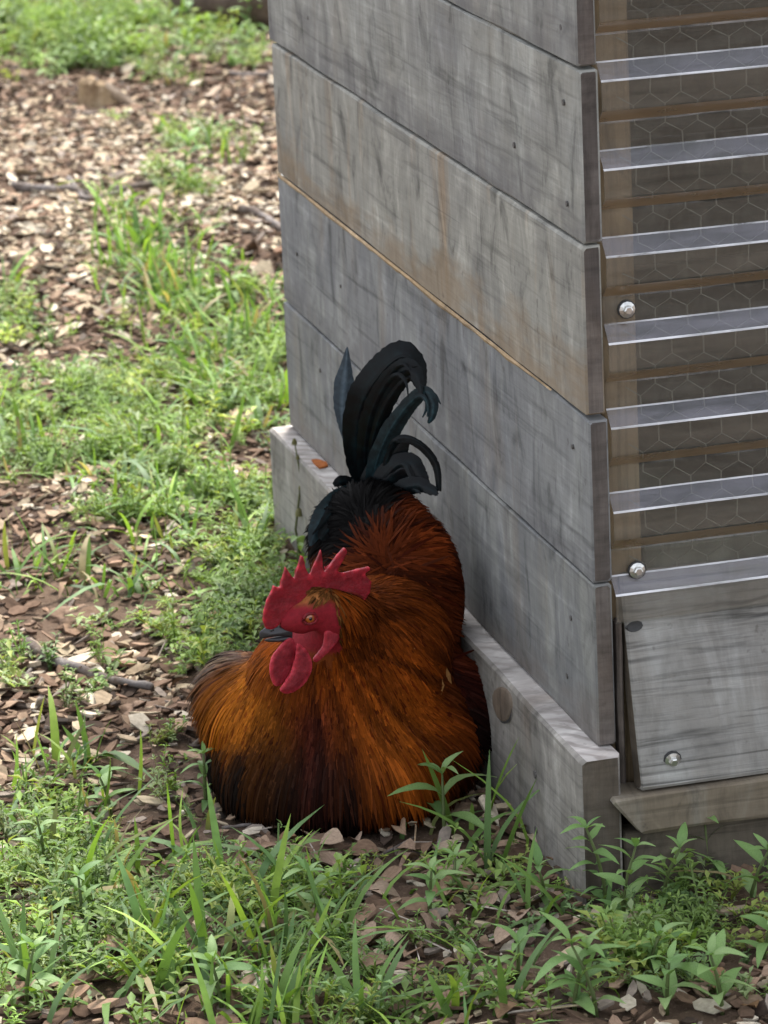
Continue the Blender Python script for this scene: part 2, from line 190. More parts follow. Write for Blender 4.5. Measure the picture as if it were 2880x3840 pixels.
# ------------------------------------------------------------------ materials
class NT:
    def __init__(s, name):
        s.m = bpy.data.materials.new(name); s.m.use_nodes = True
        s.t = s.m.node_tree; s.b = s.t.nodes['Principled BSDF']; s.out = s.t.nodes['Material Output']
    def n(s, ty, **kw):
        d = s.t.nodes.new('ShaderNode' + ty)
        for k, v in kw.items():
            if k in d.inputs: s.put(d.inputs[k], v)
            else: setattr(d, k, v)
        return d
    def put(s, sock, v):
        if hasattr(v, 'is_output') or isinstance(v, bpy.types.NodeSocket): s.t.links.new(v, sock)
        else: sock.default_value = v
    def coords(s, rand=True, kind='Object'):
        tc = s.n('TexCoord').outputs[kind]
        if not rand: return tc
        r = s.n('ObjectInfo').outputs['Random']
        sc = s.n('VectorMath', operation='SCALE'); sc.inputs[0].default_value = (13.1, 7.7, 9.3); s.put(sc.inputs['Scale'], r)
        a = s.n('VectorMath', operation='ADD'); s.put(a.inputs[0], tc); s.put(a.inputs[1], sc.outputs[0])
        return a.outputs[0]
    def mapping(s, vec, scale):
        m = s.n('Mapping'); s.put(m.inputs['Vector'], vec); m.inputs['Scale'].default_value = scale
        return m.outputs[0]
    def noise(s, vec, scale=1.0, detail=4, rough=.55, dist=0.0):
        d = s.n('TexNoise'); s.put(d.inputs['Vector'], vec)
        d.inputs['Scale'].default_value = scale; d.inputs['Detail'].default_value = detail
        d.inputs['Roughness'].default_value = rough; d.inputs['Distortion'].default_value = dist
        return d.outputs[0]
    def ramp(s, fac, stops, interp='LINEAR'):
        d = s.n('ValToRGB'); s.put(d.inputs[0], fac); e = d.color_ramp; e.interpolation = interp
        while len(e.elements) < len(stops): e.elements.new(.5)
        for el, (p, c) in zip(e.elements, stops):
            el.position = p; el.color = (c, c, c, 1) if isinstance(c, (int, float)) else (*c, 1)
        return d.outputs[0]
    def mix(s, fac, a, b, blend='MIX'):
        d = s.n('Mix', data_type='RGBA', blend_type=blend)
        s.put(d.inputs[0], fac)
        for sock, v in ((d.inputs[6], a), (d.inputs[7], b)):
            s.put(sock, (*v, 1) if isinstance(v, tuple) and len(v) == 3 else v)
        return d.outputs[2]
    def math(s, op, a, b=0.0):
        d = s.n('Math', operation=op); s.put(d.inputs[0], a); s.put(d.inputs[1], b); return d.outputs[0]
    def bump(s, h, strength=.5, dist=.002):
        d = s.n('Bump'); s.put(d.inputs['Height'], h); d.inputs['Strength'].default_value = strength; d.inputs['Distance'].default_value = dist
        s.put(s.b.inputs['Normal'], d.outputs[0])
    def fin(s, col, rough=.8, spec=.3):
        s.put(s.b.inputs['Base Color'], (*col, 1) if isinstance(col, tuple) and len(col) == 3 else col)
        s.put(s.b.inputs['Roughness'], rough)
        s.b.inputs['Specular IOR Level'].default_value = spec
        return s.m

def wood_grey(name, c1, c2, warm, pale, along='y', streak=1.0, warmth=.35, grain=.5, blotch=1.0, rings=0.0, zebra=0.0, edge=0.0, edge_col=(.10, .095, .10), along_amt=.5):
    """weathered board: grain runs along one axis, fine saw marks and rain streaks across it"""
    t = NT(name); v = t.coords()
    g = {'y': (1, 1.3, 26), 'x': (1.3, 1, 26), 'z': (26, 26, 1.3)}[along]
    st = {'y': (3, 70, 8), 'x': (60, 3, 8), 'z': (8, 8, 60)}[along]
    lo = t.noise(t.mapping(v, (3, 3, 5)), 1.2, 5, .6)
    col = t.mix(t.ramp(lo, [(.32, 0), (.68, 1)]), c1, c2)
    # pale worn patches
    pn = t.noise(t.mapping(v, {'y': (6, 9, 3.2), 'x': (9, 6, 3.2), 'z': (6, 6, 3)}[along]), 1.6, 6, .66, .6)
    col = t.mix(t.ramp(pn, [(.47, 0), (.66, .75)]), col, pale)
    # warm stains
    wnz = t.noise(t.mapping(v, {'y': (5, 14, 3), 'x': (14, 5, 3), 'z': (8, 8, 2)}[along]), 1.1, 5, .6, .3)
    col = t.mix(t.ramp(wnz, [(.53, 0), (.72, warmth)]), col, warm)
    # weather blotches running down the face
    bz = t.noise(t.mapping(v, {'y': (6, 17, 9), 'x': (17, 6, 9), 'z': (14, 14, 6)}[along]), 1.3, 6, .62, .8)
    col = t.mix(1.0, col, t.ramp(bz, [(.30, 1 - .48 * blotch), (.45, 1 - .06 * blotch), (.55, 1.0), (.70, 1 + .34 * blotch)]), 'MULTIPLY')
    # raised grain and drying checks along the board
    lg = t.noise(t.mapping(v, {'y': (1, 2.0, 44), 'x': (2.0, 1, 44), 'z': (44, 44, 2.0)}[along]), 1.3, 5, .62, .35)
    col = t.mix(1.0, col, t.ramp(lg, [(.28, 1 - .55 * along_amt), (.44, 1.0), (.58, 1.0), (.74, 1 + .35 * along_amt)]), 'MULTIPLY')
    ck = t.noise(t.mapping(v, {'y': (1, 3.2, 95), 'x': (3.2, 1, 95), 'z': (95, 95, 3.2)}[along]), 1.0, 2, .5, .2)
    col = t.mix(t.ramp(ck, [(.70, 0), (.735, .35 * along_amt + .08)]), col, (.05, .045, .042))
    # moisture line along the lower edge of each board, ragged
    gz = t.n('SeparateXYZ'); t.put(gz.inputs[0], t.n('TexCoord').outputs['Generated'])
    en = t.noise(t.mapping(v, {'y': (5, 5, 14), 'x': (5, 5, 14), 'z': (9, 9, 9)}[along]), 1.0, 5, .65)
    ez = t.math('ADD', gz.outputs[2], t.math('MULTIPLY', t.math('SUBTRACT', en, .5), 1.5))
    if edge: col = t.mix(t.ramp(ez, [(.02, edge), (.30, 0)]), col, edge_col)
    # cross streaks
    s1 = t.noise(t.mapping(v, st), 1.4, 5, .7)
    col = t.mix(1.0, col, t.ramp(s1, [(.25, 1 - .32 * streak), (.5, 1.0), (.75, 1 + .22 * streak)]), 'MULTIPLY')
    # long grain with rings
    dn = t.noise(t.mapping(v, {'y': (1, 2.2, 7), 'x': (2.2, 1, 7), 'z': (7, 7, 2)}[along]), 1.0, 3, .5)
    w = t.n('TexNoise'); t.put(w.inputs['Vector'], t.mapping(v, g)); w.inputs['Scale'].default_value = 3.0; w.inputs['Detail'].default_value = 5; w.inputs['Distortion'].default_value = .9
    t.put(w.inputs['Distortion'], t.math('MULTIPLY', dn, 2.2))
    gr = t.ramp(w.outputs[0], [(.34, 1 - .42 * grain), (.46, 1.0), (.60, 1.0), (.66, 1 - .2 * grain), (.72, 1.0)])
    col = t.mix(1.0, col, gr, 'MULTIPLY')
    if rings:
        wt = t.n('TexWave', wave_type='BANDS', bands_direction='Z'); t.put(wt.inputs['Vector'], t.mapping(v, {'y': (1, .35, 1), 'x': (.35, 1, 1), 'z': (1, 1, .35)}[along]))
        wt.inputs['Scale'].default_value = 17; wt.inputs['Distortion'].default_value = 7; wt.inputs['Detail'].default_value = 3; wt.inputs['Detail Scale'].default_value = .8
        msk = t.ramp(t.noise(t.mapping(v, (4, 4, 9)), 1.0, 3, .5), [(.42, 0), (.62, 1)])
        col = t.mix(t.math('MULTIPLY', msk, t.ramp(wt.outputs[0], [(.0, rings), (.22, 0), (1, 0)])), col, (.05, .048, .048))
    if zebra:      # slanting growth rings cut across the narrow edge
        wt = t.n('TexWave', wave_type='BANDS', bands_direction='Y'); t.put(wt.inputs['Vector'], t.mapping(v, (1, 1, 1)))
        rt = t.n('VectorRotate', rotation_type='Z_AXIS'); t.put(rt.inputs['Vector'], t.coords(False)); rt.inputs['Angle'].default_value = .75; t.put(wt.inputs['Vector'], rt.outputs[0])
        wt.inputs['Scale'].default_value = 15; wt.inputs['Distortion'].default_value = 6; wt.inputs['Detail'].default_value = 3; wt.inputs['Detail Scale'].default_value = 1.5
        col = t.mix(t.ramp(wt.outputs[0], [(.1, zebra), (.5, 0)]), col, t.mix(t.ramp(t.noise(t.mapping(v, (9, 3, 9)), 1.0, 3, .6), [(.42, 0), (.6, 1)]), col, (.17, .145, .13)))
    # dirt specks
    sp = t.noise(t.mapping(v, (40, 40, 30)), 1.5, 3, .6)
    col = t.mix(t.ramp(sp, [(.66, 0), (.74, .45)]), col, (.06, .05, .042))
    h = t.math('ADD', t.math('ADD', t.math('MULTIPLY', s1, .35), t.math('MULTIPLY', lg, .8)), t.math('MULTIPLY', w.outputs[0], .25 + .8 * grain))
    t.bump(h, .55, .0022)
    return t.fin(col, .85, .25)

M = {}
M['siding'] = wood_grey('siding_wood', (.275, .270, .238), (.192, .192, .186), (.19, .14, .09), (.33, .335, .31), 'y', streak=.42, grain=.20, rings=.13, along_amt=.8, blotch=1.1, edge=.5, warmth=.2)
M['siding_blue'] = wood_grey('siding_wood_blue', (.208, .210, .206), (.158, .162, .168), (.19, .14, .09), (.27, .275, .26), 'y', streak=.42, grain=.2, along_amt=.8, blotch=1.1, edge=.4)
M['siding_warm'] = wood_grey('siding_wood_warm', (.265, .258, .225), (.205, .20, .183), (.27, .18, .10), (.33, .32, .28), 'y', warmth=.6, streak=.42, grain=.20, rings=.0, along_amt=.8, blotch=1.2, edge=.65, edge_col=(.21, .15, .09))
M['siding_dark'] = wood_grey('siding_wood_dark', (.18, .18, .172), (.145, .148, .152), (.20, .155, .105), (.245, .245, .225), 'y', streak=.42, grain=.20, rings=.0, along_amt=.8, blotch=1.1, edge=.4, edge_col=(.13, .10, .08))
M['end'] = wood_grey('end_grain_wood', (.10, .085, .075), (.075, .065, .06), (.12, .075, .045), (.17, .15, .135), 'z', grain=.4)
M['base'] = wood_grey('base_wood', (.25, .230, .202), (.205, .192, .176), (.22, .15, .10), (.36, .34, .31), 'y', streak=.6, grain=.6)
M['base_top'] = wood_grey('base_top_wood', (.46, .43, .40), (.36, .33, .31), (.34, .26, .2), (.58, .56, .53), 'y', streak=.3, grain=.5, zebra=.62)
M['base_end'] = wood_grey('base_end_wood', (.085, .068, .05), (.062, .05, .038), (.10, .065, .03), (.115, .098, .08), 'z', grain=.6)
M['apron'] = wood_grey('apron_wood', (.265, .250, .222), (.19, .183, .172), (.23, .165, .11), (.32, .318, .30), 'x', streak=.05, grain=1.4, blotch=.5, rings=1.0, along_amt=1.5)
M['sill'] = wood_grey('sill_wood', (.185, .152, .11), (.145, .118, .085), (.20, .15, .10), (.24, .22, .18), 'x', streak=.6, grain=.5)
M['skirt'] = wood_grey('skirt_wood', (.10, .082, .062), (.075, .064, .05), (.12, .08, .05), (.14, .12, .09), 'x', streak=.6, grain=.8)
M['pine'] = wood_grey('inner_pine', (.25, .185, .11), (.20, .145, .085), (.19, .125, .065), (.30, .235, .155), 'z', streak=.3, grain=.7)
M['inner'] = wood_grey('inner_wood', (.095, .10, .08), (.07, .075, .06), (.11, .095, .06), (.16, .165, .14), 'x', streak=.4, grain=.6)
M['knot'] = wood_grey('knot_wood', (.20, .155, .115), (.16, .12, .09), (.2, .12, .07), (.27, .22, .18), 'z', streak=.6, grain=.6)
M['split'] = wood_grey('split_wood', (.38, .27, .15), (.30, .21, .12), (.33, .2, .1), (.45, .34, .22), 'y', streak=.5, grain=.9)

def vcol(name, rough=.8, spec=.3, noise_amt=.25, nscale=60, trans=0.0, bump=0.0, sheen=None):
    t = NT(name)
    a = t.n('VertexColor', layer_name='Col').outputs[0]
    nz = t.noise(t.coords(False), nscale, 4, .6)
    col = t.mix(1.0, a, t.ramp(nz, [(.25, 1 - noise_amt), (.75, 1 + noise_amt)]), 'MULTIPLY')
    if bump: t.bump(nz, bump, .002)
    m = t.fin(col, rough, spec)
    if trans:
        tr = t.n('BsdfTranslucent'); t.put(tr.inputs['Color'], t.mix(1.0, col, (1.25, 1.25, .55), 'MULTIPLY'))
        mx = t.n('MixShader'); mx.inputs[0].default_value = trans
        t.put(mx.inputs[1], t.b.outputs[0]); t.put(mx.inputs[2], tr.outputs[0]); t.put(t.out.inputs['Surface'], mx.outputs[0])
    return m
M['leaf'] = vcol('leaf_green', .55, .35, .25, 45, trans=.35)
M['chips'] = vcol('wood_chip_mix', .9, .15, .35, 130, bump=.3)
M['feather'] = vcol('feather', .75, .05, .16, 240)
M['skinface'] = vcol('body_plumage', .75, .2, .25, 200, bump=.3)

def obj_random_wood(name, stops):
    t = NT(name); r = t.n('ObjectInfo').outputs['Random']
    base = t.ramp(r, stops)
    nz = t.noise(t.mapping(t.coords(), (160, 500, 300)), 1, 4, .6)
    col = t.mix(1.0, base, t.ramp(nz, [(.25, .7), (.75, 1.25)]), 'MULTIPLY')
    t.bump(nz, .4, .0015)
    return t.fin(col, .88, .15)
M['chip_piece'] = obj_random_wood('wood_chip_piece', [(0, (.12, .075, .05)), (.2, (.30, .2, .14)), (.4, (.22, .13, .085)), (.55, (.40, .32, .24)), (.75, (.29, .20, .135)), (1, (.44, .37, .29))])
M['dead_leaf'] = obj_random_wood('dead_leaf_brown', [(0, (.16, .10, .065)), (.3, (.28, .19, .13)), (.6, (.22, .15, .11)), (.8, (.35, .26, .19)), (1, (.20, .115, .06))])

def bark(name, a, b, c):
    t = NT(name); v = t.coords()
    n1 = t.noise(v, 60, 6, .65); n2 = t.noise(v, 18, 4, .6)
    col = t.mix(t.ramp(n2, [(.35, 0), (.65, 1)]), a, b)
    col = t.mix(t.ramp(n1, [(.5, 0), (.75, .8)]), col, c)
    t.bump(n1, .8, .004)
    return t.fin(col, .9, .2)
M['bark'] = bark('stick_bark', (.15, .135, .13), (.10, .075, .06), (.30, .27, .25))
M['bark_brown'] = bark('brown_bark', (.17, .11, .075), (.11, .07, .045), (.25, .18, .13))
M['stump'] = bark('stump_wood', (.34, .25, .15), (.20, .135, .08), (.46, .36, .24))
M['log'] = bark('log_bark', (.10, .07, .05), (.065, .045, .035), (.16, .12, .09))

def soil():
    t = NT('soil'); v = t.coords(False)
    n1 = t.noise(v, 9, 6, .6); n2 = t.noise(v, 120, 5, .7); n3 = t.noise(v, 2.2, 3, .5)
    col = t.mix(t.ramp(n1, [(.35, 0), (.65, 1)]), (.065, .042, .03), (.115, .075, .052))
    col = t.mix(t.ramp(n3, [(.4, 0), (.7, .6)]), col, (.15, .105, .075))
    col = t.mix(t.ramp(n2, [(.56, 0), (.7, .7)]), col, (.24, .18, .13))
    t.bump(n2, .9, .006)
    return t.fin(col, .95, .15)
M['soil'] = soil()

def plastic():
    t = NT('clear_corrugated_plastic'); v = t.coords(False)
    haze = t.noise(t.mapping(v, (7, 7, 26)), 1.5, 6, .7, .5)
    lines = t.noise(t.mapping(v, (2.0, 60, 160)), 1.0, 3, .6)
    dif = t.n('BsdfDiffuse'); dif.inputs['Color'].default_value = (.29, .295, .26, 1)
    gl = t.n('BsdfGlossy'); gl.inputs['Roughness'].default_value = .10; gl.inputs['Color'].default_value = (.95, .95, 1, 1)
    tr = t.n('BsdfTransparent'); tr.inputs['Color'].default_value = (.93, .93, .92, 1)
    b = t.n('Bump'); t.put(b.inputs['Height'], t.math('ADD', haze, t.math('MULTIPLY', lines, .3))); b.inputs['Strength'].default_value = .25; b.inputs['Distance'].default_value = .0012
    t.put(gl.inputs['Normal'], b.outputs[0])
    fr = t.n('Fresnel'); fr.inputs['IOR'].default_value = 1.58; t.put(fr.inputs['Normal'], b.outputs[0])
    m1 = t.n('MixShader'); t.put(m1.inputs[0], t.ramp(haze, [(.35, .05), (.6, .12), (.78, .26)])); t.put(m1.inputs[1], tr.outputs[0]); t.put(m1.inputs[2], dif.outputs[0])
    m2 = t.n('MixShader'); bf = t.n('NewGeometry').outputs['Backfacing']
    t.put(m2.inputs[0], t.math('MULTIPLY', t.math('MULTIPLY', fr.outputs[0], 1.25), t.math('SUBTRACT', 1.0, bf))); t.put(m2.inputs[1], m1.outputs[0]); t.put(m2.inputs[2], gl.outputs[0])
    t.put(t.out.inputs['Surface'], m2.outputs[0])
    return t.m
M['plastic'] = plastic()
def edge_highlight():  # painted white highlight where the ridge corners catch the sky
    t = NT('plastic_edge_highlight')
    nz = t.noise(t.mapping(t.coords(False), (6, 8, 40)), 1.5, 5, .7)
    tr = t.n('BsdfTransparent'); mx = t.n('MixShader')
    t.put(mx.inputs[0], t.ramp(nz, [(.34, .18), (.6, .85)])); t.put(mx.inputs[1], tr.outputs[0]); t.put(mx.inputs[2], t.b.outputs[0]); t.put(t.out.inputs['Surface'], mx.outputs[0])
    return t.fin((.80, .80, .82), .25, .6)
M['edge'] = edge_highlight()
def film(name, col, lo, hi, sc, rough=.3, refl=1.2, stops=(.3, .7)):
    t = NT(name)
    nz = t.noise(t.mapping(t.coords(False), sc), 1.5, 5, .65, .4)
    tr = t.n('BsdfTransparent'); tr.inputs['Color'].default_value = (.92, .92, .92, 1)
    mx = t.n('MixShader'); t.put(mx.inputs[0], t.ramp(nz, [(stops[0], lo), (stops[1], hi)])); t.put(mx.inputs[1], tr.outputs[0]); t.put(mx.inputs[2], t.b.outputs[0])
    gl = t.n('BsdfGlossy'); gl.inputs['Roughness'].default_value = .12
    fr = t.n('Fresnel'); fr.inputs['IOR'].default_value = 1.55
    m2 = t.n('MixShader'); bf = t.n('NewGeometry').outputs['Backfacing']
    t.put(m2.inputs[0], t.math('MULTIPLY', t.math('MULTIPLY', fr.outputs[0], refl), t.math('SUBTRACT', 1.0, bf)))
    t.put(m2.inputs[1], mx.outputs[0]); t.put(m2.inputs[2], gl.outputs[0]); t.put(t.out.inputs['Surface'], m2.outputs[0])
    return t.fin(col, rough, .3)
M['film_ground'] = film('ground_reflection_plastic', (.30, .21, .115), .5, .8, (5, 8, 30))  # brown of the reflected ground painted on the undersides
M['film_sky'] = film('sky_reflection_plastic', (.29, .275, .32), .05, .40, (7, 20, 40), .3, 1.0)  # sky reflection painted as a bluish grey tint
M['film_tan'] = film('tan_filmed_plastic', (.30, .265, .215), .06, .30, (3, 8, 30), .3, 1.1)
M['edge_faint'] = film('sky_streak_plastic', (.62, .62, .62), .02, .55, (5, 5, 40), .3, 1.0, (.42, .7))  # pale strip of reflected sky painted at the valley corners

def plain(name, col, rough=.5, metal=0.0, spec=.5, bscale=0, bstr=.3):
    t = NT(name); t.b.inputs['Metallic'].default_value = metal
    nz = t.noise(t.coords(False), bscale or 300, 3, .6)
    c = t.mix(1.0, col, t.ramp(nz, [(.3, .82), (.7, 1.15)]), 'MULTIPLY')
    if bscale: t.bump(nz, bstr, .001)
    return t.fin(c, rough, spec)
M['screw'] = plain('zinc_screw', (.62, .62, .60), .32, .9)
M['washer'] = plain('rubber_washer', (.03, .03, .03), .7)
M['nail'] = plain('rusty_nail', (.10, .094, .088), .7, .2)
M['wire'] = plain('galvanised_wire', (.17, .178, .15), .6, .3)
M['comb'] = plain('comb_red_skin', (.23, .005, .016), .50, 0, .35, 420, .2)
M['wattle'] = plain('wattle_red_skin', (.25, .009, .024), .45, 0, .35, 300, .2)
def skin(name, a, b, sc, rim=True):
    t = NT(name); v = t.coords(False)
    n1 = t.noise(v, sc, 5, .6); n2 = t.noise(v, 520, 3, .6)
    vo = t.n('TexVoronoi'); t.put(vo.inputs['Vector'], v); vo.inputs['Scale'].default_value = 620
    col = t.mix(t.ramp(n1, [(.38, 0), (.66, 1)]), a, b)
    col = t.mix(1.0, col, t.ramp(vo.outputs[0], [(.1, .84), (.5, 1.05)]), 'MULTIPLY')
    if rim: col = t.mix(1.0, col, t.n('VertexColor', layer_name='Col').outputs[0], 'MULTIPLY')
    t.bump(t.math('ADD', t.math('MULTIPLY', vo.outputs[0], .7), n2), .32, .0014)
    t.b.inputs['Subsurface Weight'].default_value = .25
    t.b.inputs['Subsurface Radius'].default_value = (.006, .0015, .001)
    t.b.inputs['Subsurface Scale'].default_value = 1.0
    return t.fin(col, .55, .28)
M['comb'] = skin('comb_red_skin', (.23, .004, .012), (.40, .014, .028), 70)
M['lid'] = skin('eyelid_skin', (.10, .004, .008), (.2, .012, .018), 200, False)
M['wattle'] = skin('wattle_red_skin', (.22, .006, .015), (.42, .028, .045), 95)
M['beak'] = plain('dark_horn_beak', (.022, .019, .022), .35, 0, .5)
M['eye_iris'] = plain('amber_eye', (.30, .07, .014), .08, 0, .8)
M['eye_pupil'] = plain('black_pupil', (.004, .004, .004), .08, 0, .6)
M['roof'] = plain('roof_board', (.12, .10, .08), .8)

def tail_mat(name, c, sheen, rough, spec):
    t = NT(name)
    nz = t.noise(t.coords(False), 90, 4, .6)
    col = t.mix(t.ramp(nz, [(.42, 0), (.72, 1)]), c, sheen)
    col = t.mix(1.0, col, t.n('VertexColor', layer_name='Col').outputs[0], 'MULTIPLY')
    t.bump(nz, .2, .001)
    return t.fin(col, rough, spec)
M['tail_black'] = tail_mat('tail_black', (.0018, .0022, .0028), (.0022, .0060, .0070), .33, .15)
M['tail_sheen'] = tail_mat('tail_blue_green', (.004, .009, .011), (.010, .024, .028), .40, .18)
M['tail_gray'] = tail_mat('tail_slate', (.030, .042, .052), (.05, .066, .078), .55, .2)

# ------------------------------------------------------------------ ground
def in_coop(x, y): return (x > -.02) & (x < 1.25) & (y > -.02) & (y < 1.40)
def ellsum(L, x, y):
    s = np.zeros_like(x, dtype=float)
    for cx, cy, _, rx, ry, a in [(e[0], e[1], 0, max(e[2], .02), max(e[3], .05), e[4]) for e in L]:
        q = ((x - cx) / rx) ** 2 + ((y - cy) / ry) ** 2
        s += a * np.exp(-q * 1.1)
    return s
def height(x, y):
    x = np.asarray(x, float); y = np.asarray(y, float)
    h = .016 * vnoise(x, y, 2.3, 1) + .009 * vnoise(x, y, 6.1, 2) + .005 * vnoise(x, y, 17, 3)
    near = np.exp(-(((x + .2) / .25) ** 2 + ((y - .38) / .25) ** 2))
    return h * (1 - .9 * near) - .004

gx = np.concatenate([-np.geomspace(60, 2.6, 16), np.arange(-2.5, 1.81, .028), np.geomspace(1.95, 60, 16)])
gy = np.concatenate([-np.geomspace(60, 1.7, 16), np.arange(-1.6, 8.6, .03), np.geomspace(8.8, 60, 14)])
GX, GY = np.meshgrid(gx, gy)
GZ = height(GX, GY) + .003 * vnoise(GX, GY, 41, 4)
V = np.stack([GX.ravel(), GY.ravel(), GZ.ravel()], 1)
nx, ny = len(gx), len(gy)
I = np.arange((ny - 1) * nx).reshape(ny - 1, nx)[:, :-1].ravel()
F = np.stack([I, I + 1, I + nx + 1, I + nx], 1)
ground = link('ground', fast_mesh('ground', V, F, None, [M['soil']], None, True))
tag(ground, kind='structure')

# ------------------------------------------------------------------ chicken coop
coop = empty('chicken_coop', (0, 0, 0), 'weathered grey plank coop with clear corrugated front panel and wire mesh', 'chicken coop')

def board(name, a, b, size, nseg, mats, parent=coop, bev=.0025, jit=.0008, mi=None, xf=None, taper_ends=True, warp=.0):
    """Board whose length runs from corner a to b along one axis; size = (w, h) across. mi(face normal axis, sign) gives the material index."""
    a = Vector(a); b = Vector(b)
    ax = max(range(3), key=lambda i: abs((b - a)[i])) if nseg else 0
    o1, o2 = [i for i in range(3) if i != ax]
    lo = [min(a[i], b[i]) for i in range(3)]; hi = [max(a[i], b[i]) for i in range(3)]
    mb = MB(); rings = []
    ph = random.uniform(0, 100)
    ts = [0.0] + [(i + random.uniform(-.2, .2)) / nseg for i in range(1, nseg)] + [1.0]
    ts = sorted([bev / max(hi[ax] - lo[ax], .01), 1 - bev / max(hi[ax] - lo[ax], .01)] + ts)
    for ti, t in enumerate(ts):
        end = ti in (0, len(ts) - 1)
        e = bev if end else 0
        L = lo[ax] + (hi[ax] - lo[ax]) * t
        p1, q1, p2, q2 = lo[o1] + e, hi[o1] - e, lo[o2] + e, hi[o2] - e
        bb = bev
        prof = [(p1 + bb, p2), (q1 - bb, p2), (q1, p2 + bb), (q1, q2 - bb), (q1 - bb, q2), (p1 + bb, q2), (p1, q2 - bb), (p1, p2 + bb)]
        r = []
        for k, (u, w) in enumerate(prof):
            j1 = jit * mnoise.noise((t * 9 + ph, k // 2 * 5.1, 0)) * 1.6
            j2 = jit * mnoise.noise((t * 9 + ph, k // 2 * 5.1, 7)) * 1.6
            v = [0, 0, 0]; v[ax] = L + (jit * .8 * random.uniform(-1, 1) if end else 0); v[o1] = u + j1 + warp * mnoise.noise((t * 1.7 + ph, 3, 3)); v[o2] = w + j2
            r.append(tuple(v))
        rings.append(r)
    vs = [v for r in rings for v in r]; n = len(rings)
    mb.add(vs, [])
    def face(f, key):
        mb.f.append(f); mb.m.append(mi(key) if mi else 0)
    sides = [(o2, -1), None, (o1, 1), None, (o2, 1), None, (o1, -1), None]
    for i in range(n - 1):
        for k in range(8):
            key = sides[k] or sides[(k + 1) % 8]
            face((i * 8 + k, i * 8 + (k + 1) % 8, (i + 1) * 8 + (k + 1) % 8, (i + 1) * 8 + k), key)
    face(tuple(range(8))[::-1], (ax, -1)); face(tuple((n - 1) * 8 + k for k in range(8)), (ax, 1))
    if xf: mb.v = [tuple(xf @ Vector(v)) for v in mb.v]
    me = mb.mesh(name, mats)
    bm = bmesh.new(); bm.from_mesh(me); bmesh.ops.recalc_face_normals(bm, faces=bm.faces); bm.to_mesh(me); bm.free()
    return link(name, me, parent)

H = .184; ZB = .163
LEN = 1.394
endmi = lambda key: 1 if key == (1, -1) else 0
planks = []
for k in range(7):
    z0 = ZB + k * H
    dx = random.uniform(-.0012, .0012)
    far = LEN + [0, .0, -.014, .004, .01, 0, 0][k]
    gap = .0018 if k != 1 else .0034
    mat = [M['siding_dark'], M['siding_blue'], M['siding_warm'], M['siding'], M['siding'], M['siding'], M['siding']][k]
    pk = board('siding_plank', (dx, -.0005 * (k % 2), z0 + .0008), (.0215 + dx, far, z0 + H - gap), None, 22, [mat, M['end']], mi=endmi, jit=.0016, bev=.0022)
    planks.append(pk)
# torn raw edge where the board split along the third joint
mb = MB()
zs = ZB + 2 * H
N_ = 60
for i in range(N_):
    y = 1.38 - i * (1.38 - .12) / (N_ - 1)
    wv = .004 + .006 * max(0, mnoise.noise((y * 6, 1, 1))) + .004 * max(0, mnoise.noise((y * 23, 4, 1)))
    fade = min(1, (y - .1) / .2)
    wv = max(.0012, wv * fade)
    dz = .0015 * mnoise.noise((y * 15, 9, 2))
    mb.v += [(-.0012, y, zs - wv + dz - .001), (-.0030, y, zs - wv * .45 + dz), (-.0010, y, zs + .0005)]
    mb.c += [(1, 1, 1)] * 3
for i in range(N_ - 1):
    for k in range(2):
        mb.f.append((i * 3 + k, i * 3 + k + 1, i * 3 + k + 4, i * 3 + k + 3)); mb.m.append(0)
mb.build('torn_splinter', [M['split']], planks[1])
# nails and knots in the siding
for (y, z) in NAILS:
    k = int((z - ZB) // H)
    if 0 <= k < 7:
        mb = MB(); tube(mb, [(.004, y, z), (-.0013, y, z)], random.uniform(.0024, .0034), 8)
        mb.build('nail', [M['nail']], planks[k])
# base board along the side
bmi = lambda key: 1 if key == (2, 1) else (2 if key == (1, -1) else 0)
base = board('base_board', (-.029, -.027, -.03), (.0175, 1.402, .162), None, 24, [M['base'], M['base_top'], M['base_end']], mi=bmi, bev=.003, jit=.002)
for (y, z) in BBNAILS:
    mb = MB(); tube(mb, [(-.026, y, z), (-.0318, y, z)], .0045, 8)
    mb.build('nail', [M['nail']], base)
mb = MB(); vs = []
for r in range(4):
    for j in range(18):
        t = j / 18 * 6.283
        rr = [.0325, .031, .028, .012][r] * (1 + .05 * math.sin(3 * t))
        vs.append(([-.0285, -.0306, -.0312, -.0314][r], BBKNOT[1] + rr * 1.25 * math.cos(t), BBKNOT[2] + rr * .66 * math.sin(t) - .35 * rr * math.cos(t)))
mb.add(vs, [(r * 18 + j, r * 18 + (j + 1) % 18, (r + 1) * 18 + (j + 1) % 18, (r + 1) * 18 + j) for r in range(3) for j in range(18)] + [tuple(range(54, 72))])
kn = mb.build('knot', [M['knot']], base, True)
mb = MB(); vs = []
for j in range(11):     # open crack along the lower near side of the knot
    t = 3.3 + 1.7 * j / 10; w_ = .0045 * math.sin(math.pi * j / 10) + .0003
    for rr in (.0325, .0325 + w_): vs.append((-.0311, BBKNOT[1] + rr * 1.25 * math.cos(t), BBKNOT[2] + rr * .66 * math.sin(t) - .35 * rr * math.cos(t)))
mb.add(vs, [(2 * j, 2 * j + 1, 2 * j + 3, 2 * j + 2) for j in range(10)])
mb.build('crack', [M['washer']], kn)

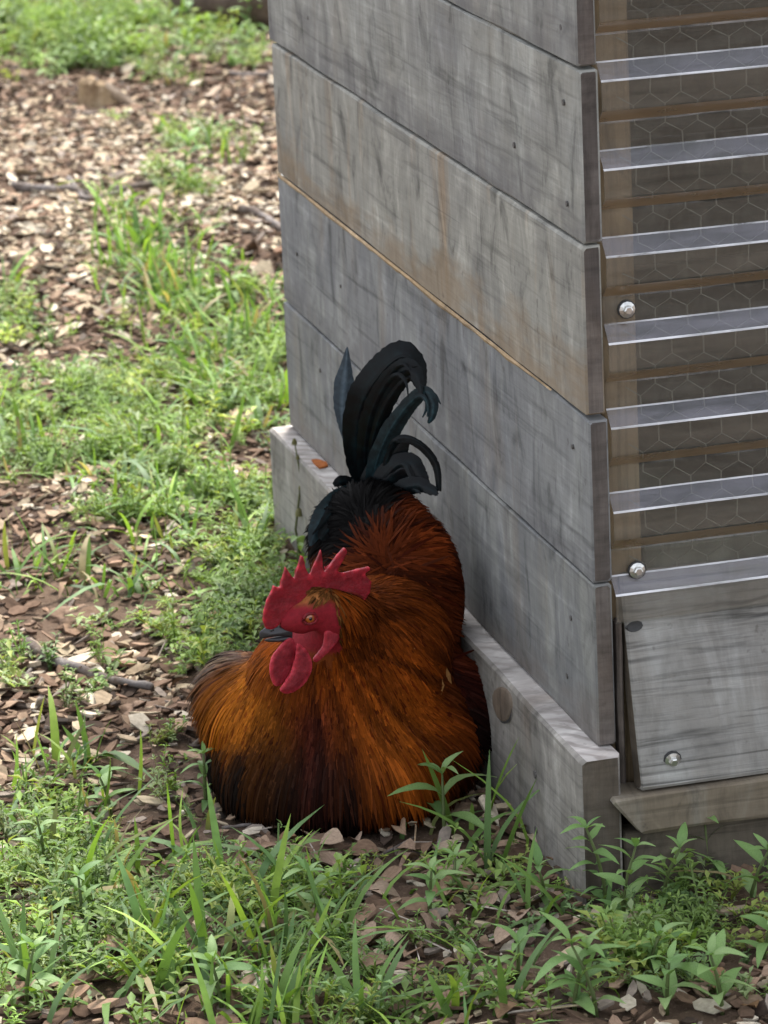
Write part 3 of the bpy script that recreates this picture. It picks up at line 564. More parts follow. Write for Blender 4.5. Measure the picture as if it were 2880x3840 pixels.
# corner post and inner framing seen through the panel
board('corner_post', (.0245, .024, .10), (.064, .062, 1.44), None, 6, [M['pine']], jit=.001)
board('corner_post', (1.16, .024, .10), (1.20, .062, 1.44), None, 6, [M['pine']], jit=.001)
board('corner_post', (.0265, .004, .112), (.0335, .022, .30), None, 4, [M['end']], jit=.001)
board('frame_rail', (.066, .026, .335), (1.158, .060, .372), None, 6, [M['inner']], jit=.001)
board('frame_rail', (.066, .026, 1.30), (1.158, .060, 1.34), None, 6, [M['inner']], jit=.001)
# other walls
for k in range(7):
    z0 = ZB + k * H
    board('wall_plank', (.024, 1.372, z0 - (.09 if k == 0 else 0)), (1.20, 1.392, z0 + H - .002), None, 4, [M['inner']], jit=.001)
    board('wall_plank', (1.2025, .0, z0 - (.09 if k == 0 else 0)), (1.2225, 1.392, z0 + H - .002), None, 4, [M['inner']], jit=.001)
board('floor_board', (.03, .07, .13), (1.19, 1.36, .15), None, 2, [M['inner']])
for j in range(6):
    board('roof_board', (-.06, -.05 + j * .25, 1.458), (1.27, -.05 + j * .25 + .247, 1.48), None, 4, [M['roof']], jit=.001)

# chicken wire
mb = MB()
cw, ch = .035, .0606 * .5
pts = {}
x0, z0w, y0w = .067, .335, .021
rr = .0005
zz = z0w; row = 0
while zz < 1.40:
    off = 0 if row % 2 == 0 else cw / 2
    for c in range(32):
        x = x0 + c * cw + off
        if x > 1.16: continue
        j = lambda a, b, s: s * mnoise.noise((a * 31.7, b * 17.3, 2.2))
        p = lambda px, pz: (px + j(px, pz, .003), y0w + j(pz, px, .0012), pz + j(px + 3, pz, .003))
        zA, zB_, zC = zz, zz + .020, zz + .031
        A, B = p(x, zA), p(x, zB_)
        tube(mb, [A, B], rr * 1.7, 4, caps=False)
        tube(mb, [B, p(x + cw / 2, zC)], rr, 3, caps=False)
        tube(mb, [B, p(x - cw / 2, zC)], rr, 3, caps=False)
    zz += .031; row += 1
mb.build('wire_mesh', [M['wire']], coop)

# clear corrugated panel: trapezoid profile, pitch .092, closed 1 mm sheet
PITCH = .0921
prof = []
ridge0 = .331
for k in range(0, 13):
    zr = ridge0 + k * PITCH
    prof += [(.0165, zr - .0475), (.0155, zr - .0450), (.0005, zr - .0315), (.0, zr - .0295), (.0, zr - .0012), (.0006, zr), (.0016, zr + .0009), (.0150, zr + .0165), (.0165, zr + .018)]
prof = prof[2:]  # bottom edge hangs off the lowest ridge
PM = [0, 5, 1, 1, 3, 1, 0, 4, 2]   # painted sky highlights at corners, sky tint on upper slopes, ground reflection under ridges
th = .0011
mb = MB(); xs = [.0255 + i * .1 for i in range(13)]
n = len(prof)
for i, x in enumerate(xs):
    for s in (0, th):
        for q, (yy, z) in enumerate(prof):
            wob = .0008 * mnoise.noise((x * 5, z * 6, 1.5))
            mb.v.append((x + (.0012 * mnoise.noise((z * 30, 2, 5)) if i == 0 else 0), yy + s + wob, z + .0008 * mnoise.noise((x * 4, z * 9, 8))))
            mb.c.append((1, 1, 1))
for i in range(len(xs) - 1):
    for s in (0, 1):
        b0 = (i * 2 + s) * n; b1 = ((i + 1) * 2 + s) * n
        for q in range(n - 1):
            f = (b0 + q, b1 + q, b1 + q + 1, b0 + q + 1)
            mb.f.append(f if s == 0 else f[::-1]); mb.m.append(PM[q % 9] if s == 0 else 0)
for i in (0, len(xs) - 1):
    b0 = i * 2 * n; b1 = b0 + n
    for q in range(n - 1):
        mb.f.append((b0 + q, b0 + q + 1, b1 + q + 1, b1 + q)); mb.m.append(0)
panel = mb.build('corrugated_panel', [M['plastic'], M['edge'], M['film_ground'], M['film_sky'], M['edge_faint'], M['film_tan']], coop)

def screw(loc, parent, nrm=(0, -1, 0), r=.0088):
    nrm = Vector(nrm).normalized(); q = nrm.to_track_quat('Z', 'Y').to_matrix()
    mb = MB(); L = Vector(loc)
    def ring(rad, h, n=12, hexa=False): return [L + q @ Vector((rad * math.cos(2 * math.pi * k / n), rad * math.sin(2 * math.pi * k / n), h)) for k in range(n)]
    def stack(rs, mi, n):
        vs = [v for r_ in rs for v in r_]
        fs = [(i * n + k, i * n + (k + 1) % n, (i + 1) * n + (k + 1) % n, (i + 1) * n + k) for i in range(len(rs) - 1) for k in range(n)] + [tuple((len(rs) - 1) * n + k for k in range(n))]
        mb.add(vs, fs, (1, 1, 1), mi)
    stack([ring(r * 1.12, -.002), ring(r * 1.16, .0008), ring(r * .98, .0014)], 1, 12)
    stack([ring(r, .0012), ring(r, .0022), ring(r * .62, .0036)], 0, 12)
    stack([ring(r * .60, .003, 6), ring(r * .58, .0072, 6), ring(r * .42, .0080, 6)], 0, 6)
    return mb.build('screw', [M['screw'], M['washer']], parent)
s = SCREW_PX
screw((s['a'][0], .0155, s['a'][2]), panel)
screw((s['b'][0], .0135, s['b'][2]), panel)
for x in (.40, .78): screw((x, .0135, s['b'][2]), panel); screw((x, .0155, s['a'][2]), panel)

# apron board leaning out at the bottom
ang = math.atan2(.052, .228)
hb = .236
def apron_xf():
    return Matrix.Translation((.037, -.033, .1195)) @ Matrix.Rotation(-ang, 4, 'X')
apron = board('apron_board', (0, 0, 0), (1.17, .021, hb), None, 26, [M['apron'], M['base_end']], mi=lambda k: 1 if k == (0, -1) else 0, xf=apron_xf(), jit=.0018, bev=.0025)
A = apron_xf()
def on_apron(x, z):   # world x/z of a mark on the leaning face
    hh = (z - .1195) / math.cos(ang)
    return A @ Vector((x - .037, 0, hh))
pnt = on_apron(.075, .148)
screw(pnt, apron, (0, -math.cos(ang), -math.sin(ang) * -1 * -1))
screw(on_apron(.42, .148), apron, (0, -math.cos(ang), -math.sin(ang)))
kx, kz = .0105, (.292 - .1195) / math.cos(ang)
mb = MB(); vs = []
for r in range(3):
    for j in range(12):
        t = j / 12 * 6.283; R_ = [.0088, .0072, .003][r] * (1 + .12 * math.sin(2 * t + 1))
        vs.append(A @ Vector((kx + R_ * math.cos(t) * 1.1, [.0012, -.0012, -.0006][r], kz + R_ * .85 * math.sin(t))))
mb.add(vs, [(r * 12 + j, r * 12 + (j + 1) % 12, (r + 1) * 12 + (j + 1) % 12, (r + 1) * 12 + j) for r in range(2) for j in range(12)] + [tuple(range(24, 36))])
mb.add([A @ Vector(q) for q in ((-.001, -.0006, kz + .001), (-.001, -.0006, kz - .0005), (kx - .006, -.0008, kz - .001), (kx - .006, -.0008, kz + .002))], [(0, 1, 2, 3)])
mb.build('knot_hole', [M['washer']], apron)

# sill beam with a broken left end
sill = board('sill_beam', (.003, -.040, .0715), (1.20, .010, .1155), None, 26, [M['sill'], M['base_top']], mi=lambda k: 1 if k == (0, -1) else 0, jit=.0015, bev=.003)
for v in sill.data.vertices:
    if v.co.x < .06:
        cut = .003 + max(0, (.099 - v.co.z)) * 1.25 + .002 * mnoise.noise(v.co * 160)
        if v.co.x < cut: v.co.x = cut
board('skirt_board', (.0195, -.022, -.04), (1.20, .006, .0695), None, 20, [M['skirt']], jit=.002)

# ------------------------------------------------------------------ rooster
RO = (-.2, .42, 0)
def evaluated(o):
    dg = bpy.context.evaluated_depsgraph_get(); dg.update()
    return bpy.data.meshes.new_from_object(o.evaluated_get(dg), depsgraph=dg)
def remeshed(bm, voxel, smooth, name, iters=8):
    me = bpy.data.meshes.new(name); bm.to_mesh(me); bm.free()
    o = link(name + '_tmp', me)
    m = o.modifiers.new('r', 'REMESH'); m.mode = 'VOXEL'; m.voxel_size = voxel; m.use_smooth_shade = True
    if smooth:
        s_ = o.modifiers.new('s', 'SMOOTH'); s_.factor = smooth; s_.iterations = iters
    out = evaluated(o); out.name = name
    bpy.data.objects.remove(o)
    return out

def CQ(x, y, z):
    """signed distance-like measure: negative on the cape, positive behind its hem"""
    t = np.clip((x + .150) / .06, 0, 1)
    return (x + .185) * .45 + (y - .385) + .62 * np.clip(.165 - z, 0, .12) * t * t * (3 - 2 * t)

bm = bmesh.new()
def ellipsoid(c, r, rot=(0, 0, 0)):
    mtx = Matrix.Translation(c) @ Matrix.Rotation(rot[2], 4, 'Z') @ Matrix.Rotation(rot[0], 4, 'X') @ Matrix.Rotation(rot[1], 4, 'Y') @ Matrix.Diagonal((*r, 1))
    bmesh.ops.create_icosphere(bm, subdivisions=4, radius=1, matrix=mtx)
ellipsoid((-.190, .393, .052), (.158, .162, .098))           # belly and breast
ellipsoid((-.195, .365, .110), (.128, .098, .100))           # puffed breast
ellipsoid((-.190, .340, .185), (.076, .060, .078))           # neck
ellipsoid((-.182, .322, .208), (.070, .048, .056))
ellipsoid((-.192, .350, .150), (.112, .080, .095))           # base of the neck
ellipsoid((-.148, .362, .180), (.080, .072, .084))            # hackle on the right
ellipsoid((-.104, .465, .205), (.086, .100, .115), (.25, 0, 0))    # back and saddle
ellipsoid((-.295, .42, .110), (.050, .095, .062))            # left wing shoulder
ellipsoid((-.078, .40, .075), (.058, .11, .095))              # right wing
ellipsoid((-.118, .490, .270), (.070, .062, .066))           # tail root
hc = Vector(HEAD_C); hf = Vector(HEAD_F); hu = Vector(HEAD_U); hn = Vector(HEAD_N)
ellipsoid(hc - hf * .012 + hu * .004, (.028, .024, .024))
ellipsoid(hc + hf * .014 - hu * .004, (.024, .018, .019))
ellipsoid(hc + hf * .028 - hu * .006, (.015, .012, .012))
ellipsoid(hc - hf * .030 - hu * .012, (.032, .030, .034))
ellipsoid(hc - hf * .040 - hn * .03 - hu * .04, (.045, .045, .05))
body_me = remeshed(bm, .0055, .5, 'rooster', 3)
_v = np.empty(len(body_me.vertices) * 3, np.float32); body_me.vertices.foreach_get('co', _v); _v = _v.reshape(-1, 3)
_e = np.empty(len(body_me.edges) * 2, np.int32); body_me.edges.foreach_get('vertices', _e); _e = _e.reshape(-1, 2)
_w = np.clip((np.linalg.norm(_v - (np.array(HEAD_C) + np.array(HEAD_F) * .016), axis=1) - .034) / .02, 0, 1)[:, None]      # smooth the trunk, keep the head
for _ in range(48):
    acc = np.zeros_like(_v); cn = np.zeros(len(_v))
    np.add.at(acc, _e[:, 0], _v[_e[:, 1]]); np.add.at(acc, _e[:, 1], _v[_e[:, 0]])
    np.add.at(cn, _e[:, 0], 1); np.add.at(cn, _e[:, 1], 1)
    _v = _v + (acc / cn[:, None] - _v) * .6 * _w
_q = CQ(_v[:, 0], _v[:, 1], _v[:, 2])                # crease where the cape overlaps saddle and wing
_c = np.array((-.18, .43, .12))
_g = np.exp(-((_q - .020) / .014) ** 2) * np.clip((_v[:, 2] - .06) / .06, 0, 1) * (_v[:, 0] > -.20)
_d = _c - _v; _d /= np.linalg.norm(_d, axis=1)[:, None]
_v = _v + _d * (_g * .016)[:, None]
body_me.vertices.foreach_set('co', _v.ravel())
nv = len(body_me.vertices)
bv = np.empty(nv * 3, np.float32); body_me.vertices.foreach_get('co', bv); bv = bv.reshape(-1, 3)
bv[:, 2] = np.maximum(bv[:, 2], .002)
bn = np.empty(nv * 3, np.float32); body_me.vertices.foreach_get('vector', bn) if False else None
def lerp(a, b, t): return np.asarray(a) * (1 - t) + np.asarray(b) * t
def sstep(a, b, x): t = np.clip((x - a) / (b - a), 0, 1); return t * t * (3 - 2 * t)

GOLD = np.array((.24, .070, .006)); ORANGE = np.array((.150, .031, .0028)); RUST = np.array((.066, .0125, .0025))
MAROON = np.array((.036, .006, .003)); BLACK = np.array((.0016, .0014, .0014)); BROWNG = np.array((.09, .065, .05))
hcn = np.array(HEAD_C); hfn = np.array(HEAD_F); hun = np.array(HEAD_U)
def plumage(P):
    """plumage pattern of the bird at body points P, underside shade painted in"""
    x, y, z = P[:, 0], P[:, 1], P[:, 2]
    n = vnoise(x * 1.0, z + y, 22, 5) * .5 + vnoise(x, z - y, 55, 6) * .3
    q = CQ(x, y, z)
    c = np.tile(ORANGE, (len(P), 1)).astype(float)
    w = sstep(-.255, -.29, x + n * .02)[:, None]; c = lerp(c, GOLD, w)                     # left fold of the cape
    u = np.exp(-(((x + .248 + (z - .1) * -.10) / .026) ** 2))[:, None] * sstep(.185, .14, z)[:, None]
    c = lerp(c, MAROON * 1.3, np.clip(u * 1.0, 0, 1))                                          # dark breast stripe
    w = (sstep(.175, .225, z + n * .02) * sstep(-.225, -.19, x))[:, None]; c = lerp(c, (.072, .016, .0025), w * .6)     # dark nape
    w = sstep(-.125, -.075, x + n * .02)[:, None]; c = lerp(c, (.075, .0145, .0022), w * .6)     # darker hem on the right
    w = np.exp(-(((x + .165) / .05) ** 2 + ((z - .11) / .06) ** 2))[:, None] * .55 * (y < .42)[:, None]; c = lerp(c, (.165, .043, .004), w)
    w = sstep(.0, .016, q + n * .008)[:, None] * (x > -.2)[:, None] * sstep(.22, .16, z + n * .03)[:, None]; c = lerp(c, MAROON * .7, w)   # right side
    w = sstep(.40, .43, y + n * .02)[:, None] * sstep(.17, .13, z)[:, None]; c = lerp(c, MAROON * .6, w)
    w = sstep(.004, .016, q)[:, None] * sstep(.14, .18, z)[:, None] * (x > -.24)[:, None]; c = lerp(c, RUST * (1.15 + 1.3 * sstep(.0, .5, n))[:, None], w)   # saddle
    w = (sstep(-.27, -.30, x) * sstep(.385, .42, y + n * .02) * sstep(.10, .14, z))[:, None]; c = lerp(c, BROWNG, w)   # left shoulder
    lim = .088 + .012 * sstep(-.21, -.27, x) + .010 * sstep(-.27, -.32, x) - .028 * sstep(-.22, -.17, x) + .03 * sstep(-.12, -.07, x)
    w = sstep(lim + .05, lim - .048, z + n * .045)[:, None]; c = lerp(c, BLACK, w)         # black belly, with the shade under the bird painted in
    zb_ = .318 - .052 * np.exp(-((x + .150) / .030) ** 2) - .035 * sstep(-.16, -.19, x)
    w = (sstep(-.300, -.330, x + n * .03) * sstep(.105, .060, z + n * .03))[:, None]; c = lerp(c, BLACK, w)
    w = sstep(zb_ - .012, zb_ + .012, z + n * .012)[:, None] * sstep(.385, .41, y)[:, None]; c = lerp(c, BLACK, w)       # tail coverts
    d = np.linalg.norm(P - (hcn + hfn * .010 - hun * .006), axis=1)
    return c
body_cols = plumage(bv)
hd = bv - hcn
along = hd @ hfn; upw = hd @ hun
facew = sstep(-.028, -.020, along - .9 * np.maximum(upw - .004, 0)) * sstep(.024, .017, upw) * sstep(-.060, -.050, upw) * sstep(.085, .075, np.linalg.norm(hd, axis=1))
body_cols = lerp(body_cols, (.19, .008, .015), facew[:, None])
tan = sstep(.010, .018, upw) * sstep(-.02, -.005, along) * sstep(.03, .02, along) * (np.linalg.norm(hd, axis=1) < .05)
body_cols = lerp(body_cols, (.30, .12, .03), (tan * .8)[:, None])
body_me.vertices.foreach_set('co', (bv - np.array(RO)).astype(np.float32).ravel())
a = body_me.color_attributes.new('Col', 'FLOAT_COLOR', 'POINT')
a.data.foreach_set('color', np.hstack([body_cols, np.ones((nv, 1))]).astype(np.float32).ravel())
body_me.materials.clear(); body_me.materials.append(M['skinface'])
body_me.polygons.foreach_set('use_smooth', [True] * len(body_me.polygons))
body_me.update()
rooster = link('rooster', body_me)
rooster.location = RO
tag(rooster, 'copper and black rooster with red comb resting on the ground against the coop', 'rooster')

# surface samples for the plumage
body_me.calc_loop_triangles()
T = np.array([t.vertices for t in body_me.loop_triangles]); 
Pa, Pb, Pc = bv[T[:, 0]], bv[T[:, 1]], bv[T[:, 2]]
fn = np.cross(Pb - Pa, Pc - Pa); area = np.linalg.norm(fn, axis=1) * .5 + 1e-12; fnn = fn / (2 * area[:, None])
vn = np.zeros_like(bv)
for k in range(3): np.add.at(vn, T[:, k], fn)
vn /= np.linalg.norm(vn, axis=1)[:, None] + 1e-9
def sample(n):
    i = rng.choice(len(T), n, p=area / area.sum())
    r1, r2 = np.sqrt(rng.random(n)), rng.random(n)
    w = np.stack([1 - r1, r1 * (1 - r2), r1 * r2], 1)[:, :, None]
    P = Pa[i] * w[:, 0] + Pb[i] * w[:, 1] + Pc[i] * w[:, 2]
    Nn = vn[T[i, 0]] * w[:, 0] + vn[T[i, 1]] * w[:, 1] + vn[T[i, 2]] * w[:, 2]
    return P, Nn / (np.linalg.norm(Nn, axis=1)[:, None] + 1e-9)
def flow(P):
    x, y, z = P[:, 0:1], P[:, 1:2], P[:, 2:3]
    src = hcn - hfn * .018 + hun * .018
    f = P - src; f /= np.linalg.norm(f, axis=1)[:, None]
    f = f * np.array((1.0, .8, 1.0)) + np.array((0, 0, -.25))
    # saddle: backwards and down off the midline
    s = np.concatenate([np.clip((x + .13) * 9, -1, 1) * .9 + .15, np.full_like(x, .55), np.clip(-(np.abs(x + .13)) * 9, -.9, 0) - .1], 1)
    w = sstep(.0, .02, CQ(x, y, z)) * sstep(.13, .18, z) * (x > -.25)
    f = f * (1 - w) + s * w
    # right side of the cape swirls back towards the wing
    w2 = sstep(-.14, -.10, x) * sstep(.24, .2, z) * (1 - w)
    f = f * (1 - w2 * .6) + np.array((.55, .35, -.55)) * w2 * .6
    return f
def feathers(name, P, Nn, L, W, cb, ct, lift=.10, nseg=5, curl=.0, ridge=.15, flowjit=.16, parent=rooster, shaft=.72):
    n = len(P)
    f = flow(P) + rng.normal(0, flowjit, (n, 3))
    f -= Nn * (f * Nn).sum(1)[:, None]; f /= np.linalg.norm(f, axis=1)[:, None] + 1e-9
    b = np.cross(Nn, f)
    roll = rng.normal(0, .25, n)[:, None]
    b2 = b * np.cos(roll) + Nn * np.sin(roll)
    ts = np.linspace(0, 1, nseg + 1); verts = []; cols = []
    wprof = np.interp(ts, [0, .2, .55, .85, 1], [.45, .85, 1, .7, .08])
    crv = rng.normal(0, .05, n)[:, None]
    for k, t in enumerate(ts):
        # rises off the skin then lies down again following the curve of the body
        h = lift * np.sin(min(1, t * 1.15) * math.pi * .8) * L - curl * t * t * L
        c = P + f * (L * t)[:, None] + Nn * (h + .0012)[:, None] - Nn * ((L * t) ** 2 * 3.6)[:, None] + b * (crv * (L * t)[:, None])
        ww = (W * wprof[k] * .5)[:, None]
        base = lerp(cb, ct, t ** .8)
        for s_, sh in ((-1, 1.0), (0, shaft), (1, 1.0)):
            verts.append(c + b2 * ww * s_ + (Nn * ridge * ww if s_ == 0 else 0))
            cols.append(base * sh)
    V = np.stack(verts, 1).reshape(-1, 3) - np.array(RO); C = np.stack(cols, 1).reshape(-1, 3)
    V[:, 2] = np.maximum(V[:, 2], .0015)
    m = (nseg + 1) * 3
    q = []
    for k in range(nseg):
        for s_ in range(2): q.append((k * 3 + s_, k * 3 + s_ + 1, k * 3 + s_ + 4, k * 3 + s_ + 3))
    F = (np.arange(n)[:, None, None] * m + np.array(q)[None]).reshape(-1, 4)
    o = link(name, fast_mesh(name, V, F, np.clip(C, 0, 1), [M['feather']], None, True), parent)
    tag(o, kind='stuff')
    return o

P, Nn = sample(46000)
x, y, z = P.T
hdp = P - hcn; al = hdp @ hfn; upp = hdp @ hun
onhead = ((np.linalg.norm(hdp, axis=1) < .055) & (al > -.022)) | ((np.linalg.norm(hdp - 0.0, axis=1) < .075) & (al > -.012) & (upp > -.06) & (upp < 0))
keep = (~onhead) & (z > .012) & ((Nn[:, 2] > -.75) | (z > .03))
P, Nn = P[keep], Nn[keep]; x, y, z = P.T
rn = rng.normal(0, .016, len(P))
q_ = CQ(x, y, z) - .008 + rn * .25
saddle = (q_ > 0) & (z + rn > .14) & (x > -.25)
belly = (~saddle) & (z + rn * 1.3 < .07)
side = (~saddle) & (~belly) & ((q_ > 0) | ((y + rn > .41)))
cape = ~(saddle | belly | side)
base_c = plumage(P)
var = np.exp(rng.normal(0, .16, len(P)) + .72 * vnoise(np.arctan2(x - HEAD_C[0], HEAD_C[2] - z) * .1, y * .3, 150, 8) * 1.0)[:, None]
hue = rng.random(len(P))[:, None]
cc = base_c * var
cc = np.where(hue < .10, cc * np.array((.55, .42, .5)), cc)         # dark shafts between
cc = np.where(hue > .86, np.minimum(cc * np.array((1.5, 1.45, 1.2)) + .004, .5), cc)
dist = np.linalg.norm(P - hcn, axis=1)
def pick(mask, n):
    i = np.flatnonzero(mask); rng.shuffle(i); return i[:n]
i = pick(cape, 17000); Lc = np.clip(.018 + dist[i] * .30, .02, .064) * rng.uniform(.8, 1.2, len(i)); Wc = np.clip(.0018 + dist[i] * .012, .002, .0040) * rng.uniform(.6, 1.3, len(i))
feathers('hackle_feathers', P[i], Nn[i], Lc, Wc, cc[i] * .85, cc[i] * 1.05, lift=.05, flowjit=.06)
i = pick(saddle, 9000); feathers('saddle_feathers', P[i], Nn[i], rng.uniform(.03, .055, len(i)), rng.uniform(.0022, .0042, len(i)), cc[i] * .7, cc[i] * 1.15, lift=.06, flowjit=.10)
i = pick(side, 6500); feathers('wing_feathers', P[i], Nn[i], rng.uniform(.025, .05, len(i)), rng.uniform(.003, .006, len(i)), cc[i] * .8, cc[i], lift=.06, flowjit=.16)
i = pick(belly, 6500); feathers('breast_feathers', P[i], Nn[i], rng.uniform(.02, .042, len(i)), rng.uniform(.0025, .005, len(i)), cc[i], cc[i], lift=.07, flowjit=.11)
# short head feathers behind the face
Ph, Nh = sample(60000)
hdp = Ph - hcn; al = hdp @ hfn; upp = hdp @ hun
mk = (np.linalg.norm(hdp, axis=1) < .066) & (al < -.020) & (upp > -.04)
mk2 = (np.linalg.norm(hdp, axis=1) < .05) & (al < .002) & (upp > .017)
i = np.flatnonzero(mk | mk2)[:2600]
ch = np.tile((.12, .046, .012), (len(i), 1)) * np.exp(rng.normal(0, .4, len(i)))[:, None]
feathers('head_feathers', Ph[i], Nh[i], rng.uniform(.007, .013, len(i)), rng.uniform(.0016, .0026, len(i)), ch * .7, ch, lift=.02, flowjit=.12)
# a few loose straw-coloured hackles along the back of the neck
def loose(pts, w, col, name='loose_feather'):
    mb = MB(); pts = [Vector(p) for p in pts]; n_ = len(pts); vs = []
    cd = (Vector(CAM[:3]) - pts[0]).normalized()
    for k, p in enumerate(pts):
        d = (pts[min(k + 1, n_ - 1)] - pts[max(k - 1, 0)]).normalized(); s_ = d.cross(cd).normalized()
        ww = w * [.5, 1, .9, .6, .1][min(k, 4)] * .36
        vs += [p - s_ * ww, p + cd * ww * .3, p + s_ * ww]
    mb.add(vs, [(k * 3 + j, k * 3 + j + 1, k * 3 + j + 4, k * 3 + j + 3) for k in range(n_ - 1) for j in range(2)], col)
    mb.build(name, [M['feather']], rooster, True, RO)
for q in LOOSE:
    loose(q[0], q[1], (.20, .095, .032))

# comb, wattles, earlobe
def smooth_outline(pts, sub):
    pts = [Vector(p) for p in pts]; n = len(pts); out = []
    for i in range(n):
        p0, p1, p2, p3 = pts[i - 1], pts[i], pts[(i + 1) % n], pts[(i + 2) % n]
        for s_ in range(sub):
            t = s_ / sub
            out.append(.5 * ((2 * p1) + (p2 - p0) * t + (2 * p0 - 5 * p1 + 4 * p2 - p3) * t * t + (3 * p1 - p0 - 3 * p2 + p3) * t ** 3))
    return out
def flesh(name, outline, thick, mat, voxel=.0014, sub=1, iters=4, bulge=0.0, rim=0.0, parent=rooster):
    pl = smooth_outline(outline, sub) if sub > 1 else [Vector(p) for p in outline]
    bm = bmesh.new(); h = hn * (thick * .5)
    va = [bm.verts.new(p + h) for p in pl]; vb = [bm.verts.new(p - h) for p in pl]
    f1 = bm.faces.new(va); f2 = bm.faces.new(vb[::-1])
    n = len(pl)
    for i in range(n): bm.faces.new((va[i], vb[i], vb[(i + 1) % n], va[(i + 1) % n]))
    bmesh.ops.triangulate(bm, faces=[f1, f2]); bmesh.ops.recalc_face_normals(bm, faces=bm.faces)
    me = remeshed(bm, voxel, .5, name, iters)
    c = sum(pl, Vector()) / n
    pln = np.array([tuple(p) for p in pl])
    rimc = []
    for v in me.vertices:
        d = float(np.min(np.linalg.norm(pln - np.array(v.co), axis=1)))
        g_ = 1.55 - .95 * min(1, d / .0055); rimc.append((g_, g_ * (1.25 if g_ > 1 else 1), g_ * (1.2 if g_ > 1 else 1), 1))  # paler lit rim and darker hollow painted into the colour
        side_ = 1 if (v.co - c).dot(hn) > 0 else -1
        q = min(1, d / .008)
        dv = hn * (bulge * q) + hn * side_ * (-rim * q)
        dv += hn * (.0010 * mnoise.noise(v.co * 70) + .0003 * mnoise.noise(v.co * 320))
        v.co = v.co + dv - Vector(RO)
    at = me.color_attributes.new('Col', 'FLOAT_COLOR', 'POINT'); at.data.foreach_set('color', np.array(rimc, np.float32).ravel())
    me.materials.clear(); me.materials.append(mat)
    me.polygons.foreach_set('use_smooth', [True] * len(me.polygons)); me.update()
    return link(name, me, parent)
flesh('comb', COMB, .0062, M['comb'], .0011, 1, 3)
flesh('wattle', WATTLE_A, .0055, M['wattle'], .0013, 3, 4, bulge=.002, rim=.0014)
flesh('wattle', WATTLE_B, .0055, M['wattle'], .0013, 3, 4, bulge=.003, rim=.0014)
flesh('earlobe', EARLOBE, .007, M['wattle'], .0013, 3, 4, bulge=.002, rim=.0012)

def beak(name, outline, wide):
    pl = [Vector(p) for p in outline]
    bm = bmesh.new(); c = sum(pl, Vector()) / len(pl)
    tip = min(pl, key=lambda p: -(p - hc).dot(hf)); root = (hc + hf * .022)
    L = max(.001, (tip - root).dot(hf))
    va, vb, vm = [], [], []
    for p in pl:
        t = min(1, max(0, (tip - p).dot(hf) / L)); w = wide * (t ** .7)
        va.append(bm.verts.new(p * .75 + c * .25 * 1 + hn * w * .5 if False else p + hn * w * .25)); vb.append(bm.verts.new(p - hn * w * .25))
    cm = [bm.verts.new(c + hn * wide * .42), bm.verts.new(c - hn * wide * .42)]
    n = len(pl)
    for i in range(n):
        j = (i + 1) % n
        bm.faces.new((va[i], vb[i], vb[j], va[j])); bm.faces.new((va[i], va[j], cm[0])); bm.faces.new((vb[j], vb[i], cm[1]))
    bmesh.ops.recalc_face_normals(bm, faces=bm.faces)
    me = remeshed(bm, .0011, .4, name, 3)
    for v in me.vertices: v.co = v.co - Vector(RO)
    me.materials.clear(); me.materials.append(M['beak']); me.polygons.foreach_set('use_smooth', [True] * len(me.polygons)); me.update()
    return link(name, me, rooster)
bk = beak('beak', BEAK_UP, .014)
beak('lower_beak', BEAK_LO, .011)
# eye with lid rim
from mathutils.bvhtree import BVHTree
bvh = BVHTree.FromPolygons([tuple(v) for v in bv], [tuple(t) for t in T])
def onskin(p, d=hn):
    hit = bvh.ray_cast(Vector(p) + d * .08, -d)
    return hit[0] if hit[0] is not None else Vector(p)
ep = onskin(EYE)
mb = MB()
def disc(mb, c, n, r, dome, rings=4, seg=16, mi=0, squash=1.0):
    q = Vector(n).to_track_quat('Z', 'Y').to_matrix(); vs = []
    for i in range(rings + 1):
        a_ = i / rings * math.pi / 2
        for k in range(seg):
            t = 6.2832 * k / seg
            vs.append(Vector(c) + q @ Vector((r * math.cos(a_) * math.cos(t), r * squash * math.cos(a_) * math.sin(t), dome * math.sin(a_))))
    mb.add(vs, [(i * seg + k, i * seg + (k + 1) % seg, (i + 1) * seg + (k + 1) % seg, (i + 1) * seg + k) for i in range(rings) for k in range(seg)], (1, 1, 1), mi)
disc(mb, ep - hn * .0006, hn, .0058, .0028, mi=0)
disc(mb, ep + hn * .0009, hn, .0026, .0018, mi=1)
mb.build('eye', [M['eye_iris'], M['eye_pupil']], rooster, True, RO)
mb = MB(); ring = []
ra = hf.copy(); rb = hu.copy()
pts_ = [ep + ra * .0082 * math.cos(k / 16 * 6.2832) + rb * .0062 * math.sin(k / 16 * 6.2832) + hn * .0008 for k in range(17)]
tube(mb, pts_, .0017, 6, caps=False)
mb.build('eyelid', [M['lid']], rooster, True, RO)
mb = MB(); npnt = Vector(NOSTRIL)
disc(mb, npnt + hn * .004, hn, .0026, .0008, squash=.5)
mb.build('nostril', [M['eye_pupil']], rooster, True, RO)

